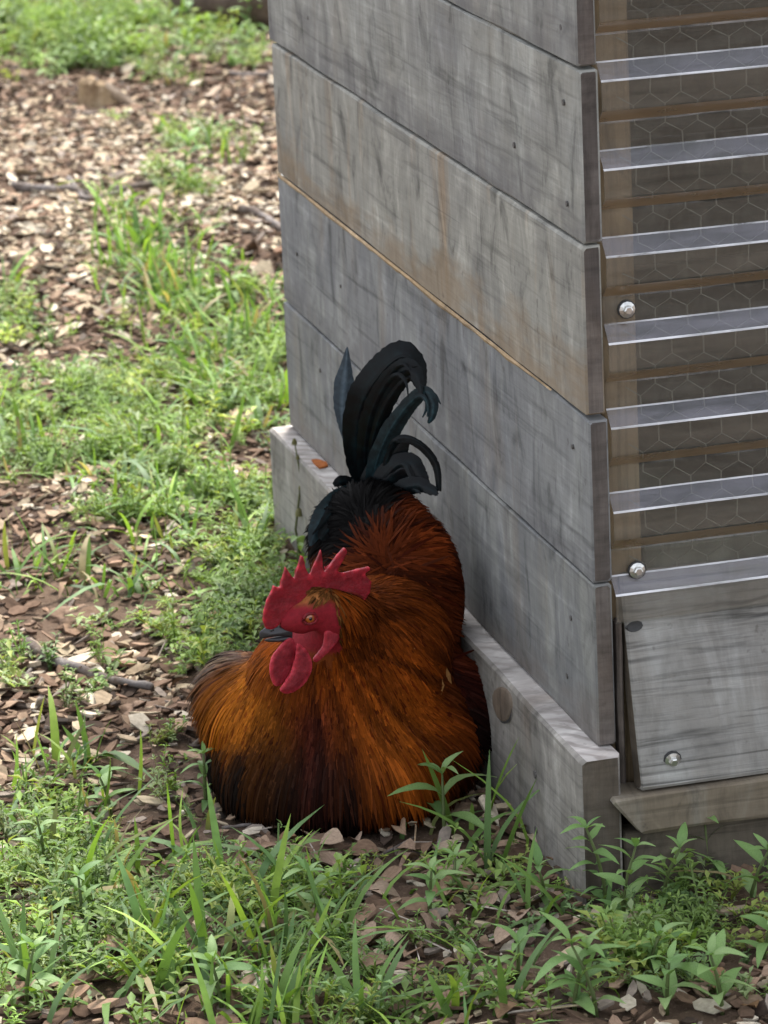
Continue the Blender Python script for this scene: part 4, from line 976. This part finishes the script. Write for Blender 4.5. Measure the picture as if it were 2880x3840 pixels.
# tail plumes
def plume(kind, sp, ws):
    pts = smooth_open([Vector(p) for p in sp], 9); w = np.interp(np.linspace(0, 1, len(pts)), np.linspace(0, 1, len(ws)), ws)
    mb = MB(); vs = []; cs = []; n = len(pts); vd = Vector((-.236, -.927, .29))
    for k, p in enumerate(pts):
        d = (pts[min(k + 1, n - 1)] - pts[max(k - 1, 0)]).normalized(); s_ = d.cross(vd).normalized()
        row = math.exp(random.gauss(0, .10))
        for j, u in enumerate((-1, -.72, -.4, -.06, .06, .4, .72, 1)):
            ed = 1 + (.07 * mnoise.noise((k * .8, u * 3, sp[0][0] * 90)) + random.uniform(-.05, .03) if abs(u) == 1 else 0)
            vs.append(p + s_ * (w[k] * .5 * u * ed) + d * (abs(u) * w[k] * .22) + vd * (w[k] * (.07 * (1 - abs(u) ** 1.5) + (.02 if abs(u) < .1 else 0))))
            q_ = row * random.uniform(.85, 1.15) * (2.2 if abs(u) < .1 else 1); cs.append((q_, q_, q_))
    mb.add(vs, [(k * 8 + j, k * 8 + j + 1, k * 8 + j + 9, k * 8 + j + 8) for k in range(n - 1) for j in range(7)], cs)
    nm = {'gray': 'tail_feather', 'sickle': 'sickle_feather', 'sheen': 'sickle_feather', 'black': 'tail_covert'}[kind]
    o = mb.build(nm, [M[{'gray': 'tail_gray', 'sickle': 'tail_black', 'sheen': 'tail_sheen', 'black': 'tail_black'}[kind]]], rooster, True, RO)
    if kind == 'gray': o['label'] = 'slate grey narrow tail feather standing apart'
    return o
def smooth_open(pts, sub):
    out = []
    for i in range(len(pts) - 1):
        p0, p1, p2, p3 = pts[max(i - 1, 0)], pts[i], pts[i + 1], pts[min(i + 2, len(pts) - 1)]
        for s_ in range(sub):
            t = s_ / sub
            out.append(.5 * ((2 * p1) + (p2 - p0) * t + (2 * p0 - 5 * p1 + 4 * p2 - p3) * t * t + (3 * p1 - p0 - 3 * p2 + p3) * t ** 3))
    return out + [pts[-1]]
for k, sp, ws in TAIL: plume(k, sp, ws)
fr_ = random.Random(5)
for k, sp, ws in [q for q in TAIL if q[0] in ('sickle', 'sheen', 'black')]:
    for j in range(4):
        off = Vector((fr_.uniform(-1, 1), fr_.uniform(-.5, .5), fr_.uniform(-.6, .6))) * max(ws) * .52
        m = len(sp); cut = fr_.uniform(.72, 1.0)
        pts_ = smooth_open([Vector(p) + off * (i / (m - 1)) ** .7 for i, p in enumerate(sp)], 4)
        pts_ = pts_[:max(6, int(len(pts_) * cut))]
        plume(k, [tuple(p) for p in pts_[::3]], [.004, .007, .009, .007, .005, .0012])

# ------------------------------------------------------------------ litter: wood chips, leaves, grass, weeds
def rot_mats(az, tilt, roll):
    ca, sa = np.cos(az), np.sin(az); ct, st = np.cos(tilt), np.sin(tilt); cr, sr = np.cos(roll), np.sin(roll)
    Z = np.zeros((len(az), 3, 3)); Z[:, 0, 0] = ca; Z[:, 0, 1] = -sa; Z[:, 1, 0] = sa; Z[:, 1, 1] = ca; Z[:, 2, 2] = 1
    Y = np.zeros_like(Z); Y[:, 0, 0] = ct; Y[:, 0, 2] = st; Y[:, 1, 1] = 1; Y[:, 2, 0] = -st; Y[:, 2, 2] = ct
    X = np.zeros_like(Z); X[:, 0, 0] = 1; X[:, 1, 1] = cr; X[:, 1, 2] = -sr; X[:, 2, 1] = sr; X[:, 2, 2] = cr
    return Z @ Y @ X
def scatter(tmpl, pos, R_, S, cols, jit=None):
    """tmpl list of (V,F,shade); returns one merged vertex/face/colour set"""
    Vs, Fs, Cs = [], [], []; off = 0
    which = rng.integers(0, len(tmpl), len(pos))
    for k, (tv, tf, sh) in enumerate(tmpl):
        idx = np.flatnonzero(which == k)
        if not len(idx): continue
        v = np.einsum('nij,nkj->nki', R_[idx], tv[None] * S[idx][:, None, :]) + pos[idx][:, None, :]
        Vs.append(v.reshape(-1, 3)); m = len(tv)
        Fs.append((np.arange(len(idx))[:, None, None] * m + tf[None] + off).reshape(-1, tf.shape[1])); off += len(idx) * m
        Cs.append((cols[idx][:, None, :] * sh[None, :, None]).reshape(-1, 3))
    return np.concatenate(Vs), np.concatenate(Fs), np.concatenate(Cs)

def chip_tmpl():
    n = 6; L = 1.0
    top = []; r = random.Random(random.random())
    for k in range(n):
        t = 6.2832 * k / n + r.uniform(-.25, .25)
        top.append((math.cos(t) * .5 * r.uniform(.8, 1.1), math.sin(t) * .24 * r.uniform(.7, 1.25)))
    v = [(px, py, .5 + r.uniform(-.25, .25) + .5 * (px ** 2)) for px, py in top] + [(px * .93, py * .9, -.5 + .5 * px ** 2) for px, py in top]
    f = [(0, 1, 2), (0, 2, 3), (0, 3, 4), (0, 4, 5)] + [t for k in range(n) for t in ((k, k + n, (k + 1) % n + n), (k, (k + 1) % n + n, (k + 1) % n))]
    sh = np.array([1.0] * n + [.8] * n)
    return np.array(v, float), np.array(f), sh
CH = [chip_tmpl() for _ in range(9)]

def visible(x, y, m=0.0):
    """the part of the ground the photograph looks on (left of and in front of the coop)"""
    return (x > -.72 - m + (y + .15) * .168) & (x < np.where(y > 1.0, .03 + (y - 1.4) * .25, .25) + .1 + m) & (y < 6.7 + m) & (y > -.45 - m)
def area_points(n_in, n_out):
    x = np.concatenate([rng.uniform(-.8, 1.3, n_in), rng.uniform(-2.6, 1.8, n_out)])
    y = np.concatenate([rng.uniform(-.5, 6.8, n_in), rng.uniform(-1.5, 8.4, n_out)])
    k = np.concatenate([visible(x[:n_in], y[:n_in], .03), np.ones(n_out, bool)]) & ~in_coop(x, y)
    return x[k], y[k]
PAL = np.array([(.42, .345, .24), (.35, .27, .185), (.25, .175, .12), (.17, .11, .075), (.11, .07, .048), (.065, .045, .034), (.48, .42, .33), (.22, .18, .15)]) * .95
x, y = area_points(95000, 16000)
br = ellsum(CHIPS_BRIGHT, x, y); so = ellsum(SOIL, x, y); lf = ellsum(LEAFLITTER, x, y)
under = np.exp(-(((x + .2) / .13) ** 2 + ((y - .42) / .12) ** 2))
pr = np.clip(.50 + .6 * br - .55 * so, .10, 1) * (1 - .95 * under) * np.where(y < .45, .85, 1)
k = rng.random(len(x)) < pr
x, y, br, so = x[k], y[k], br[k], so[k]; n = len(x)
L_ = rng.lognormal(math.log(.0215), .42, n).clip(.006, .055)
S = np.stack([L_, L_ * rng.uniform(.7, 1.5, n), rng.uniform(.0015, .0045, n)], 1)
z = height(x, y) + .003 + rng.random(n) * .010
pb = np.clip(.25 + .5 * br - .35 * so, .06, .8)
ci = np.where(rng.random(n) < pb, rng.choice([0, 0, 1, 1, 2, 6, 6], n), rng.choice([2, 3, 3, 4, 4, 5, 7], n))
cols = PAL[ci] * np.exp(rng.normal(0, .16, n))[:, None]
V, F, C = scatter(CH, np.stack([x, y, z], 1), rot_mats(rng.uniform(0, 6.28, n), rng.normal(0, .28, n), rng.normal(0, .35, n)), S, cols)
print('chips', n, len(F))
mulch = link('wood_mulch', fast_mesh('wood_mulch', V, F, C, [M['chips']]))
tag(mulch, 'loose mulch of pale and brown wood chips', 'mulch', kind='stuff')

# the largest single chips and the dead leaves: pieces of the ground
def np_obj_mesh(name, t, s, mat):
    v = t[0] * np.array(s)
    return fast_mesh(name, v, t[1], None, [mat])
chip_meshes = [np_obj_mesh('wood_chip', CH[k % 9], (.034 + .004 * (k % 5), .036 + .006 * (k % 4), .0042 + .0008 * (k % 3)), M['chip_piece']) for k in range(12)]
cnt = 0
while cnt < 210:
    px, py = rng.uniform(-.75, 1.2), rng.uniform(-.42, 5.5) ** 1.0
    if not visible(np.array(px), np.array(py)) or in_coop(px, py): continue
    if abs(px + .2) < .17 and .24 < py < .6: continue
    b_ = float(ellsum(CHIPS_BRIGHT, np.array([px]), np.array([py]))[0])
    if rng.random() > .25 + .6 * b_: continue
    o = link('wood_chip', chip_meshes[cnt % 12], ground)
    o.location = (px, py, float(height(px, py)) + .012)
    o.rotation_euler = (rng.normal(0, .25), rng.normal(0, .25), rng.uniform(0, 6.28))
    sc_ = rng.uniform(.6, 1.15); o.scale = (sc_, sc_, 1)
    cnt += 1
def leaf_mesh(name, L, W, mat, nseg=6, fold=.25, droop=.35, tip=.9, wav=.06, base_w=.15, peak=.42):
    vs = []; fs = []
    ph = random.uniform(0, 9)
    for k in range(nseg + 1):
        t = k / nseg
        w = W * .5 * np.interp(t, [0, .12, peak, .8, 1], [base_w * .5, .55, 1, .55, .02])
        zc = L * (droop * (.35 * t - t * t * .8)); 
        for s_ in (-1, 0, 1):
            vs.append((L * t, s_ * w * (1 + wav * math.sin(9 * t + ph + s_)), zc + abs(s_) * w * fold + wav * .3 * L * math.sin(7 * t + ph * 2 + s_) * abs(s_)))
    for k in range(nseg):
        for s_ in range(2): fs.append((k * 3 + s_, k * 3 + s_ + 1, k * 3 + s_ + 4, k * 3 + s_ + 3))
    return np.array(vs, float), np.array(fs)
dl_meshes = []
for k in range(8):
    v, f = leaf_mesh('dead_leaf', random.uniform(.038, .062), random.uniform(.018, .030), None, 9, random.uniform(.2, .9), random.uniform(-.9, 1.1), wav=.16, peak=random.uniform(.35, .6))
    v2 = np.concatenate([v, v - np.array((0, 0, .0007))]); nv_ = len(v)
    f2 = np.concatenate([f, f[:, ::-1] + nv_])
    dl_meshes.append(fast_mesh('dead_leaf', v2, f2, None, [M['dead_leaf']], None, True))
def put_leaf(px, py, k, s=1.0):
    o = link('dead_leaf', dl_meshes[k % 8], ground)
    o.location = (px, py, float(height(px, py)) + .016)
    o.rotation_euler = (rng.normal(0, .35), rng.normal(0, .25), rng.uniform(0, 6.28)); o.scale = (s, s, s)
cnt = 0
for e in LEAFLITTER:
    for j in range(int(7 * e[4])):
        px, py = e[0] + rng.normal(0, .55) * e[2], e[1] + rng.normal(0, .55) * e[3]
        if in_coop(px, py) or (px > -.04 and -.03 < py < 1.42): continue
        if abs(px + .2) < .15 and .27 < py < .6: continue
        put_leaf(px, py, cnt, rng.uniform(.55, 1.15)); cnt += 1
for j in range(60):
    px, py = rng.uniform(-.7, .9), rng.uniform(-.4, 5)
    if visible(np.array(px), np.array(py)) and not in_coop(px, py) and not (abs(px + .2) < .17 and .22 < py < .6): put_leaf(px, py, cnt, rng.uniform(.5, .9)); cnt += 1

# grass blades (uncountable)
def blade_tmpl(n=5, droop=.5, twist=0):
    vs = []; fs = []
    for k in range(n + 1):
        t = k / n; w = .5 * np.interp(t, [0, .3, .75, 1], [.7, 1, .7, .02])
        z_ = t - droop * t * t * .55; x_ = droop * t * t * .85 + .12 * t
        for s_ in (-1, 1): vs.append((x_, s_ * w, z_ + .0))
    for k in range(n): fs.append((2 * k, 2 * k + 1, 2 * k + 3, 2 * k + 2))
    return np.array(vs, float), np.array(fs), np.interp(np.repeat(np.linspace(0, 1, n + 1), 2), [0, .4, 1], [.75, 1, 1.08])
BL = [blade_tmpl(5, d) for d in (.15, .4, .7, .95, 1.2)]
x, y = area_points(120000, 9000)
d = ellsum(GRASS, x, y) * np.exp(-.7 * ellsum(LEAFLITTER, x, y)) * (1 - .9 * np.clip(ellsum(BARE, x, y), 0, 1))
vis = visible(x, y, .05)
clump = np.clip(.5 + 1.3 * vnoise(x, y, 14, 21), 0, 1)
pr = np.where(vis, np.clip(d * np.where(y < .4, .75, .95), 0, 1) * clump, .25 * clump)
k = (rng.random(len(x)) < pr) & ~((np.abs(x + .2) < .16) & (y > .24) & (y < .62)) & ~((x > -.05) & (y > -.06) & (y < 1.42))
x, y = x[k], y[k]; n = len(x)
hgt = rng.lognormal(math.log(.062), .45, n).clip(.018, .13)
wd = rng.uniform(.0026, .0078, n) * np.sqrt(hgt / .06)
hgt = hgt * np.where(y < .4, 1.05, 1)
S = np.stack([hgt, wd, hgt], 1)
GP = np.array([(.165, .28, .05), (.13, .235, .06), (.22, .33, .055), (.11, .20, .07), (.20, .23, .07), (.27, .22, .11)])
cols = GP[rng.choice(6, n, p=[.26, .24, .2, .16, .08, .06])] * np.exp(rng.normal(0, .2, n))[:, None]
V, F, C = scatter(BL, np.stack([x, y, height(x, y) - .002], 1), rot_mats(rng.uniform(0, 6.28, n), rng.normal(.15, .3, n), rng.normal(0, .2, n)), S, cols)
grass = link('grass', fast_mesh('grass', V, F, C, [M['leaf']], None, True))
tag(grass, 'thin green grass blades growing through the mulch', 'grass', kind='stuff')
print('grass', n, len(F))

# low leafy weeds (uncountable)
def weed_tmpl(nst, nl, H_, leafL, leafW, spread, narrow=False):
    vs = []; fs = []; sh = []
    lv = np.array([(0, 0, 0), (.42, .5, .20), (1, 0, .0), (.45, 0, .09), (.42, -.5, .20)]); lf_ = [(0, 1, 2, 3), (0, 3, 2, 4)]
    for s_ in range(nst):
        a_ = random.uniform(0, 6.28); tl = random.uniform(.1, spread); hh = H_ * random.uniform(.6, 1.1)
        base = np.array((0, 0, 0.0)); tip = np.array((math.cos(a_) * tl * hh, math.sin(a_) * tl * hh, hh))
        b = len(vs)
        for t in (0, .5, 1):
            p = base + (tip - base) * t + np.array((0, 0, -.15 * hh * t * t * tl))
            vs += [tuple(p + (.0008, 0, 0)), tuple(p + (-.0008, .0004, 0))]; sh += [.6, .6]
        for k in range(2): fs.append((b + 2 * k, b + 2 * k + 1, b + 2 * k + 3, b + 2 * k + 2))
        for j in range(nl):
            t = .25 + .75 * (j // 2 * 2 + 1) / nl if not narrow else .2 + .8 * (j // 4 * 4 + 2) / nl
            p = base + (tip - base) * min(t, 1)
            az = (j * 3.1416 + j // 2 * 1.5 if not narrow else j * 1.571 + j // 4 * .6) + a_ + random.uniform(-.4, .4)
            el = random.uniform(-.15, .6); Lf = leafL * random.uniform(.65, 1.15) * (1.05 - .35 * t)
            R_ = np.array(Matrix.Rotation(az, 3, 'Z') @ Matrix.Rotation(-el, 3, 'Y'))
            q = lv * np.array((Lf, leafW * Lf / leafL, Lf)); q = q @ R_.T + p
            b = len(vs); vs += [tuple(v) for v in q]; sh += list(np.full(len(q), random.uniform(.8, 1.15)))
            fs += [tuple(b + i for i in f_) for f_ in lf_]
    return np.array(vs, float), np.array(fs), np.array(sh)
WT = [weed_tmpl(4, 8, .032, .013, .0065, 1.6) for _ in range(4)] + [weed_tmpl(5, 12, .045, .012, .0032, 1.1, True) for _ in range(4)] + [weed_tmpl(3, 6, .038, .020, .008, 1.3) for _ in range(3)]
x, y = area_points(60000, 3000)
d = ellsum(WEEDS, x, y) * np.exp(-.8 * ellsum(LEAFLITTER, x, y)) * np.where(y < .35, .62, 1) * (1 - .9 * np.clip(ellsum(BARE, x, y), 0, 1)); vis = visible(x, y, .05)
pr = np.where(vis, np.clip(d * .72, 0, .95) * np.clip(.6 + 1.1 * vnoise(x, y, 9, 33), .10, 1), .3)
k = (rng.random(len(x)) < pr) & ~((np.abs(x + .2) < .165) & (y > .25) & (y < .62)) & ~((x > -.045) & (y > -.05) & (y < 1.42))
x, y = x[k], y[k]; n = len(x)
sc_ = rng.uniform(.6, 1.45, n) * np.where(y > 4.5, 1.5, 1)
S = np.stack([sc_, sc_, sc_ * rng.uniform(.8, 1.3, n)], 1)
WP = np.array([(.165, .26, .07), (.205, .31, .075), (.14, .225, .085), (.235, .305, .14), (.27, .33, .08)])
cols = WP[rng.choice(5, n, p=[.3, .25, .2, .15, .1])] * np.exp(rng.normal(0, .18, n))[:, None]
V, F, C = scatter(WT, np.stack([x, y, height(x, y) - .003], 1), rot_mats(rng.uniform(0, 6.28, n), rng.normal(0, .15, n), rng.normal(0, .15, n)), S, cols)
weeds = link('ground_cover', fast_mesh('ground_cover', V, F, C, [M['leaf']], None, True))
tag(weeds, 'low small-leaved weeds spreading over the mulch', 'weeds', kind='stuff')
print('weeds', n, len(F) * 2)

# dry straw and twig bits
x, y = area_points(5200, 800)
d = ellsum(LEAFLITTER, x, y) + .25
k = (rng.random(len(x)) < np.clip(d * .45, 0, .8)) & ~((np.abs(x + .2) < .15) & (y > .28) & (y < .62)) & ~((x > -.045) & (y > -.05) & (y < 1.42))
x, y = x[k], y[k]; n = len(x)
ST = []
for q in range(4):
    mb = MB(); tube(mb, [(-.5, 0, 0), (-.1, .03 * (q - 1.5), .03), (.5, 0, .0)], .5, 4)
    v = np.array(mb.v); v[:, 1:] = v[:, 1:]; ST.append((v, np.array([f for f in mb.f if len(f) == 4]), np.ones(len(v))))
ln = rng.uniform(.02, .075, n); rd = rng.uniform(.0012, .0026, n)
cols = np.array([(.46, .37, .25), (.32, .23, .15), (.17, .12, .09), (.38, .33, .28)])[rng.integers(0, 4, n)] * np.exp(rng.normal(0, .15, n))[:, None]
V, F, C = scatter(ST, np.stack([x, y, height(x, y) + .013], 1), rot_mats(rng.uniform(0, 6.28, n), rng.normal(0, .12, n), rng.uniform(0, 6, n)), np.stack([ln, rd, rd], 1), cols)
straw = link('straw', fast_mesh('straw', V, F, C, [M['chips']]))
tag(straw, 'scattered dry straw and twig bits on the mulch', 'straw', kind='stuff')

# ------------------------------------------------------------------ single plants
def lmesh(name, L, W, col, **kw):
    v, f = leaf_mesh(name, L, W, None, 6, **kw)
    t = np.repeat(np.linspace(0, 1, 7), 3)
    c = np.array(col)[None] * np.interp(t, [0, 1], [.9, 1.08])[:, None]
    c[1::3] *= 1.12
    return fast_mesh(name, v, f, c, [M['leaf']], None, True)
LEAFG = [(.165, .28, .09), (.19, .31, .105), (.135, .245, .08), (.225, .335, .13)]
LM = {'a': [lmesh('leaf', 1, .30, LEAFG[k % 4], fold=.3, droop=.7 + .15 * k, wav=.03, peak=.45) for k in range(4)],
      'b': [lmesh('leaf', 1, .34, LEAFG[(k + 1) % 4], fold=.25, droop=.5 + .15 * k, wav=.04, peak=.38) for k in range(4)]}
def leafy_plant(loc, h, nodes, L, kind, label, group=None):
    zg = float(height(*loc)) - .002
    root = empty('weed_plant', (loc[0], loc[1], zg), label, 'weed', group)
    lean = Vector((random.uniform(-.25, .25), random.uniform(-.25, .25), 0)); pts = [Vector((0, 0, 0)) + Vector((lean.x * t * t, lean.y * t * t, t)) * h for t in (0, .33, .66, 1)]
    mb = MB(); tube(mb, pts, [.0026, .0023, .0019, .0012], 6, (.13, .17, .06))
    mb.build('stem', [M['leaf']], root, True)
    a0 = random.uniform(0, 6.28)
    for j in range(nodes):
        t = (j + 1) / nodes
        p = pts[0].lerp(pts[-1], t) if nodes > 1 else pts[-1]
        for q in range(2 if j < nodes - 1 else 4):
            o = link('leaf', random.choice(LM[kind]), root)
            s_ = L * random.uniform(.75, 1.15) * (1 if j < nodes - 1 else random.choice([.55, .8]))
            o.location = p; o.scale = (s_, s_, s_)
            o.rotation_euler = (random.uniform(-.3, .3), -random.uniform(.15, .75) - (.25 if j == nodes - 1 else 0), a0 + q * (3.1416 if j < nodes - 1 else 1.571) + j * 1.6 + random.uniform(-.3, .3))
    return root
PLANT_LABELS = ["leafy weed with three broad drooping leaves in front of the rooster's right side",
    'bushy leafy weed in front of the coop corner, right of the base board end',
    'leafy weed below the sill beam beside the bushy corner weed',
    'broad-leaved pale weed below the apron board at the right edge',
    'tall bushy weed touching the base board end at the coop corner',
    'bottom-edge leafy weed with upright pale leaves, left of the bright star-shaped one',
    'bright star-shaped leafy weed at the bottom right of the picture',
    'pale leafy weed at the bottom edge, right of the star-shaped one',
    'leafy weed nearest the bottom right corner',
    'small pale weed on the soil, midway between coop corner and bottom edge',
    'small weed among brown dead leaves at bottom centre right',
    'small weed standing alone in dead leaves at bottom centre',
    'narrow leafy weed in front of the rooster, left of the base board end',
    'low broad-leaved weed on leaf litter in front of the base board',
    'leafy weed at the right edge below the skirt board',
    'bushy upright weed at the left, near the bottom grass',
    'small leafy weed at the lower left among grass',
    'leafy weed with a dark centre at the bottom middle',
    "bushy weed touching the rooster's left breast feathers",
    'small pale weed near the lower left grass plant',
    'broad-leaved weed beside the forked stick on the far mulch',
    'broad-leaved weed in the grass left of the coop, halfway up',
    'large-leaved weed at the very back near the fallen log',
    'large-leaved weed at the very back beside the coop wall',
    'leafy weed at the bottom edge left of centre',
    'leafy weed at the bottom left corner',
    'small weed at the foot of the base board end',
    'leafy weed at the right edge near the bottom right corner']
for (loc, h, nodes, L, kind), lab in zip(PLANTS, PLANT_LABELS):
    leafy_plant(loc, h * (1.1 if kind == 'b' else 1), nodes, L * (1.3 if kind == 'b' else 1.1), kind, lab, 'weed plants')

BM = []
for k, d_ in enumerate((.1, .3, .6, .9, 1.15)):
    for c_ in ((.12, .215, .045), (.095, .175, .05)):
        v, f, s_ = blade_tmpl(7, d_)
        v[:, 1] *= 1.0
        BM.append((d_, fast_mesh('blade', v, f, np.array(c_)[None] * s_[:, None], [M['leaf']], None, True)))
GRASS_LABELS = ['few-bladed grass plant at the foot of the base board behind the rooster',
    "wide-bladed grass plant left of the rooster's breast",
    "tall grass shoot on the ground in front of the rooster's right side",
    'grass plant leaning out below the base board end',
    'round spiky grass tuft on the mulch at the left',
    'bright wide-bladed grass plant on the mulch below the forked stick',
    'wide-bladed grass plant left of the coop wall, upper',
    'wide-bladed grass plant left of the coop wall, middle',
    "single tall grass shoot in front of the rooster's breast",
    'tall grass shoot at the lower left beside the wide blades',
    'upright grass shoot at bottom centre',
    'bushy grass plant at the bottom left of centre',
    'two-bladed grass sprout at the bottom edge right of centre',
    'grass shoot on dead leaves near the base board end',
    "wide-bladed grass plant left of the rooster's tail",
    "grass plant left of the rooster's comb",
    'tall grass shoot at the bottom left corner',
    'grass sprout at the bottom edge beside the star-shaped weed',
    'grass shoot at the bottom edge, left',
    'upright grass plant cut by the left picture edge',
    'spreading grass plant at bottom centre',
    'thin grass plant on soil at the left edge',
    "grass plant on the mulch left of the rooster's head",
    'grass plant beside the far end of the base board']
for (loc, n, L, w, spread), lab in zip(GRASSPLANTS, GRASS_LABELS):
    root = empty('grass_plant', (loc[0], loc[1], float(height(*loc)) - .003), lab, 'grass', 'grass plants')
    for j in range(n):
        o = link('blade', random.choice(BM)[1] if spread > .45 else random.choice(BM[:6])[1], root)
        l_ = L * random.uniform(.55, 1.1)
        o.scale = (l_, w * random.uniform(.8, 1.3), l_)
        o.location = (random.uniform(-.01, .01), random.uniform(-.01, .01), 0)
        o.rotation_euler = (random.uniform(-.2, .2), random.uniform(0, spread), j * 2.4 + random.uniform(-.5, .5))

# ------------------------------------------------------------------ sticks, stump, bark
STICK_LABELS = ['thick grey stick lying across the far mulch at the left edge',
    'short grey stick crossing the thick one at the left',
    'curved grey branch lying on the far mulch left of the coop',
    'dark stick poking out from behind the far end of the coop',
    'long grey branch on the soil left of the rooster',
    'thin stick crossing the long grey branch',
    'dark twig at the back beside the coop wall',
    "thin dry twig on the ground under the rooster's breast",
    'small twig beside the tree stump',
    'curved dry twig in front of the base board',
    'thin dry twig leaning on chips at the lower left']
for (pts, r), lab in zip(STICKS, STICK_LABELS):
    r *= .55
    p3 = []
    P2 = [Vector((a_[0], a_[1], 0)) for a_ in pts]
    dense = smooth_open(P2, 5)
    org = dense[0]
    for q in dense: p3.append((q.x - org.x + random.uniform(-.15, .15) * r, q.y - org.y + random.uniform(-.3, .3) * r, float(height(q.x, q.y)) + r * .9 + .006 + random.uniform(-.2, .2) * r))
    mb = MB(); nn = len(p3)
    tube(mb, p3, [r * (1 - .35 * i / nn) * random.uniform(.85, 1.12) for i in range(nn)], 8, jit=.12)
    o = mb.build('stick', [M['bark']], None, True); o.location = (org.x, org.y, 0)
    tag(o, lab, 'stick', 'sticks on the mulch')

def lump(name, loc, r, label, cat, mat, amp=.25, f=20, sub=4):
    bm = bmesh.new(); bmesh.ops.create_icosphere(bm, subdivisions=sub, radius=1)
    for v in bm.verts:
        k = 1 + amp * mnoise.noise(v.co * 1.7 + Vector((loc[0], loc[1], 0)) * 7) + amp * .4 * mnoise.noise(v.co * 5)
        v.co = Vector((v.co.x * r[0] * k, v.co.y * r[1] * k, max(-.3 * r[2], v.co.z * r[2] * k)))
    me = bpy.data.meshes.new(name); bm.to_mesh(me); bm.free(); me.materials.append(mat)
    me.polygons.foreach_set('use_smooth', [sub > 3] * len(me.polygons))
    o = link(name, me); o.location = (loc[0], loc[1], float(height(loc[0], loc[1])))
    return tag(o, label, cat)
# stump: a short broken upright with a sloping flank
st = empty('tree_stump', (STUMP[0], STUMP[1], float(height(*STUMP)) - .01), 'small broken tree stump with a torn sloping side', 'stump')
mb = MB(); n = 16; rings = []
n = 26
for i, (zz, rr_) in enumerate([(0, .056), (.016, .047), (.040, .043), (.066, .041), (.075, .033), (.068, .011)]):
    for k in range(n):
        t = 6.2832 * k / n
        cut = .034 * max(0, math.cos(t - .2)) * (zz / .09)
        r_ = rr_ * (1 + .10 * (k % 2) * (i < 4) + .2 * mnoise.noise((math.cos(t) * 3, math.sin(t) * 3, zz * 6)) + .3 * max(0, math.cos(t + .4)) * (1 - zz / .095))
        rings.append((r_ * math.cos(t), r_ * math.sin(t), zz - cut + .010 * mnoise.noise((t * 4, zz * 20, 1))))
mb.add(rings, [(i * n + k, i * n + (k + 1) % n, (i + 1) * n + (k + 1) % n, (i + 1) * n + k) for i in range(5) for k in range(n)] + [tuple(5 * n + k for k in range(n))])
mb.build('stump_base', [M['stump']], st)
mb = MB(); tube(mb, [(.010, -.036, .062), (.035, -.050, .043), (.066, -.055, .017), (.082, -.058, .003)], [.010, .012, .011, .006], 7, jit=.2)
mb.build('torn_strip', [M['chip_piece']], st)
# fallen log at the very back
p3 = [(a_[0], a_[1], .05) for a_ in LOG]
p3 = [(p3[0][0], p3[0][1], .035)] + p3[1:] + [(p3[-1][0] + .5, p3[-1][1] - .1, .05)]
org = p3[0]; dense = smooth_open([Vector(q) - Vector((org[0], org[1], 0)) for q in p3], 6)
mb = MB(); tube(mb, dense, [.05 + .012 * mnoise.noise((i * .6, 1, 2)) for i in range(len(dense))], 14, jit=.05)
o = mb.build('fallen_log', [M['log']], None, True); o.location = (org[0], org[1], 0)
tag(o, 'dark fallen log lying behind the coop at the back of the yard', 'log')
BARK_LABELS = ['crumbly brown bark slab on the ground in front of the rooster, nearer its breast', 'crumbly brown bark slab in front of the rooster, to the right', 'brown bark lump on bare soil left of the rooster', 'large brown bark lump at the left among wood chips', 'dark brown bark slab among dead leaves in the foreground']
for (bx, by), lab in zip(BARK, BARK_LABELS):
    lump('bark_slab', (bx, by), (.035, .045, .012), lab, 'bark', M['bark_brown'], .5, sub=4)
# pale splinter by the base board
mb = MB(); tube(mb, [(-.005, .015, .028), (.0, .0, .018), (.006, -.022, .004)], [.0055, .0075, .001], 6, (.5, .42, .33), jit=.1)
o = mb.build('wood_splinter', [M['chips']], None); o.location = (SPLINTER[0] - .008, SPLINTER[1], float(height(*SPLINTER)) + .004)
tag(o, 'pale pointed wood splinter leaning at the foot of the base board', 'splinter')
# rust coloured flake on the top edge of the base board
mb = MB(); vs = []
for k in range(9):
    t = 6.2832 * k / 9; r_ = .010 * random.uniform(.7, 1.25); vs.append((r_ * math.cos(t) * .9, r_ * 2.0 * math.sin(t), .0022 + .0012 * random.random()))
vs2 = [(a_, b_, .0002) for a_, b_, c_ in vs]
mb.add(vs + vs2, [tuple(range(9))] + [(k, k + 9, (k + 1) % 9 + 9, (k + 1) % 9) for k in range(9)], (.30, .095, .025))
o = mb.build('bark_flake', [M['chips']], None); o.location = (RUST_AT[0], RUST_AT[1], .1625)
tag(o, 'rust orange bark flake on the pale top edge of the base board', 'bark flake')
# thin seed stem before the base board
root = empty('seed_stem', (SEEDSTEM[0], SEEDSTEM[1], float(height(*SEEDSTEM))), 'tall thin weed stem with small seed buds before the base board', 'weed')
mb = MB(); tube(mb, [(0, 0, 0), (-.008, 0, .06), (.004, 0, .13), (-.004, -.005, .19)], [.0022, .0018, .0015, .001], 6, (.12, .13, .06)); mb.build('stem', [M['leaf']], root, True)
for (a_, b_, c_, r_) in ((-.002, 0, .085, .0055), (.002, 0, .12, .003), (-.004, -.005, .188, .004), (0, -.003, .165, .003)):
    mb = MB(); disc(mb, (a_, b_, c_ - r_), (0, 0, 1), r_, r_ * 2.2, 4, 8); mb.c = [(.16, .15, .06)] * len(mb.v); mb.build('seed_bud', [M['leaf']], root, True)
for s_ in (1, -1):
    o = link('leaf', LM['a'][s_], root); o.location = (0, 0, .03); o.scale = (.07, .06, .07); o.rotation_euler = (0, -.9, -.6 + 1.4 * s_)
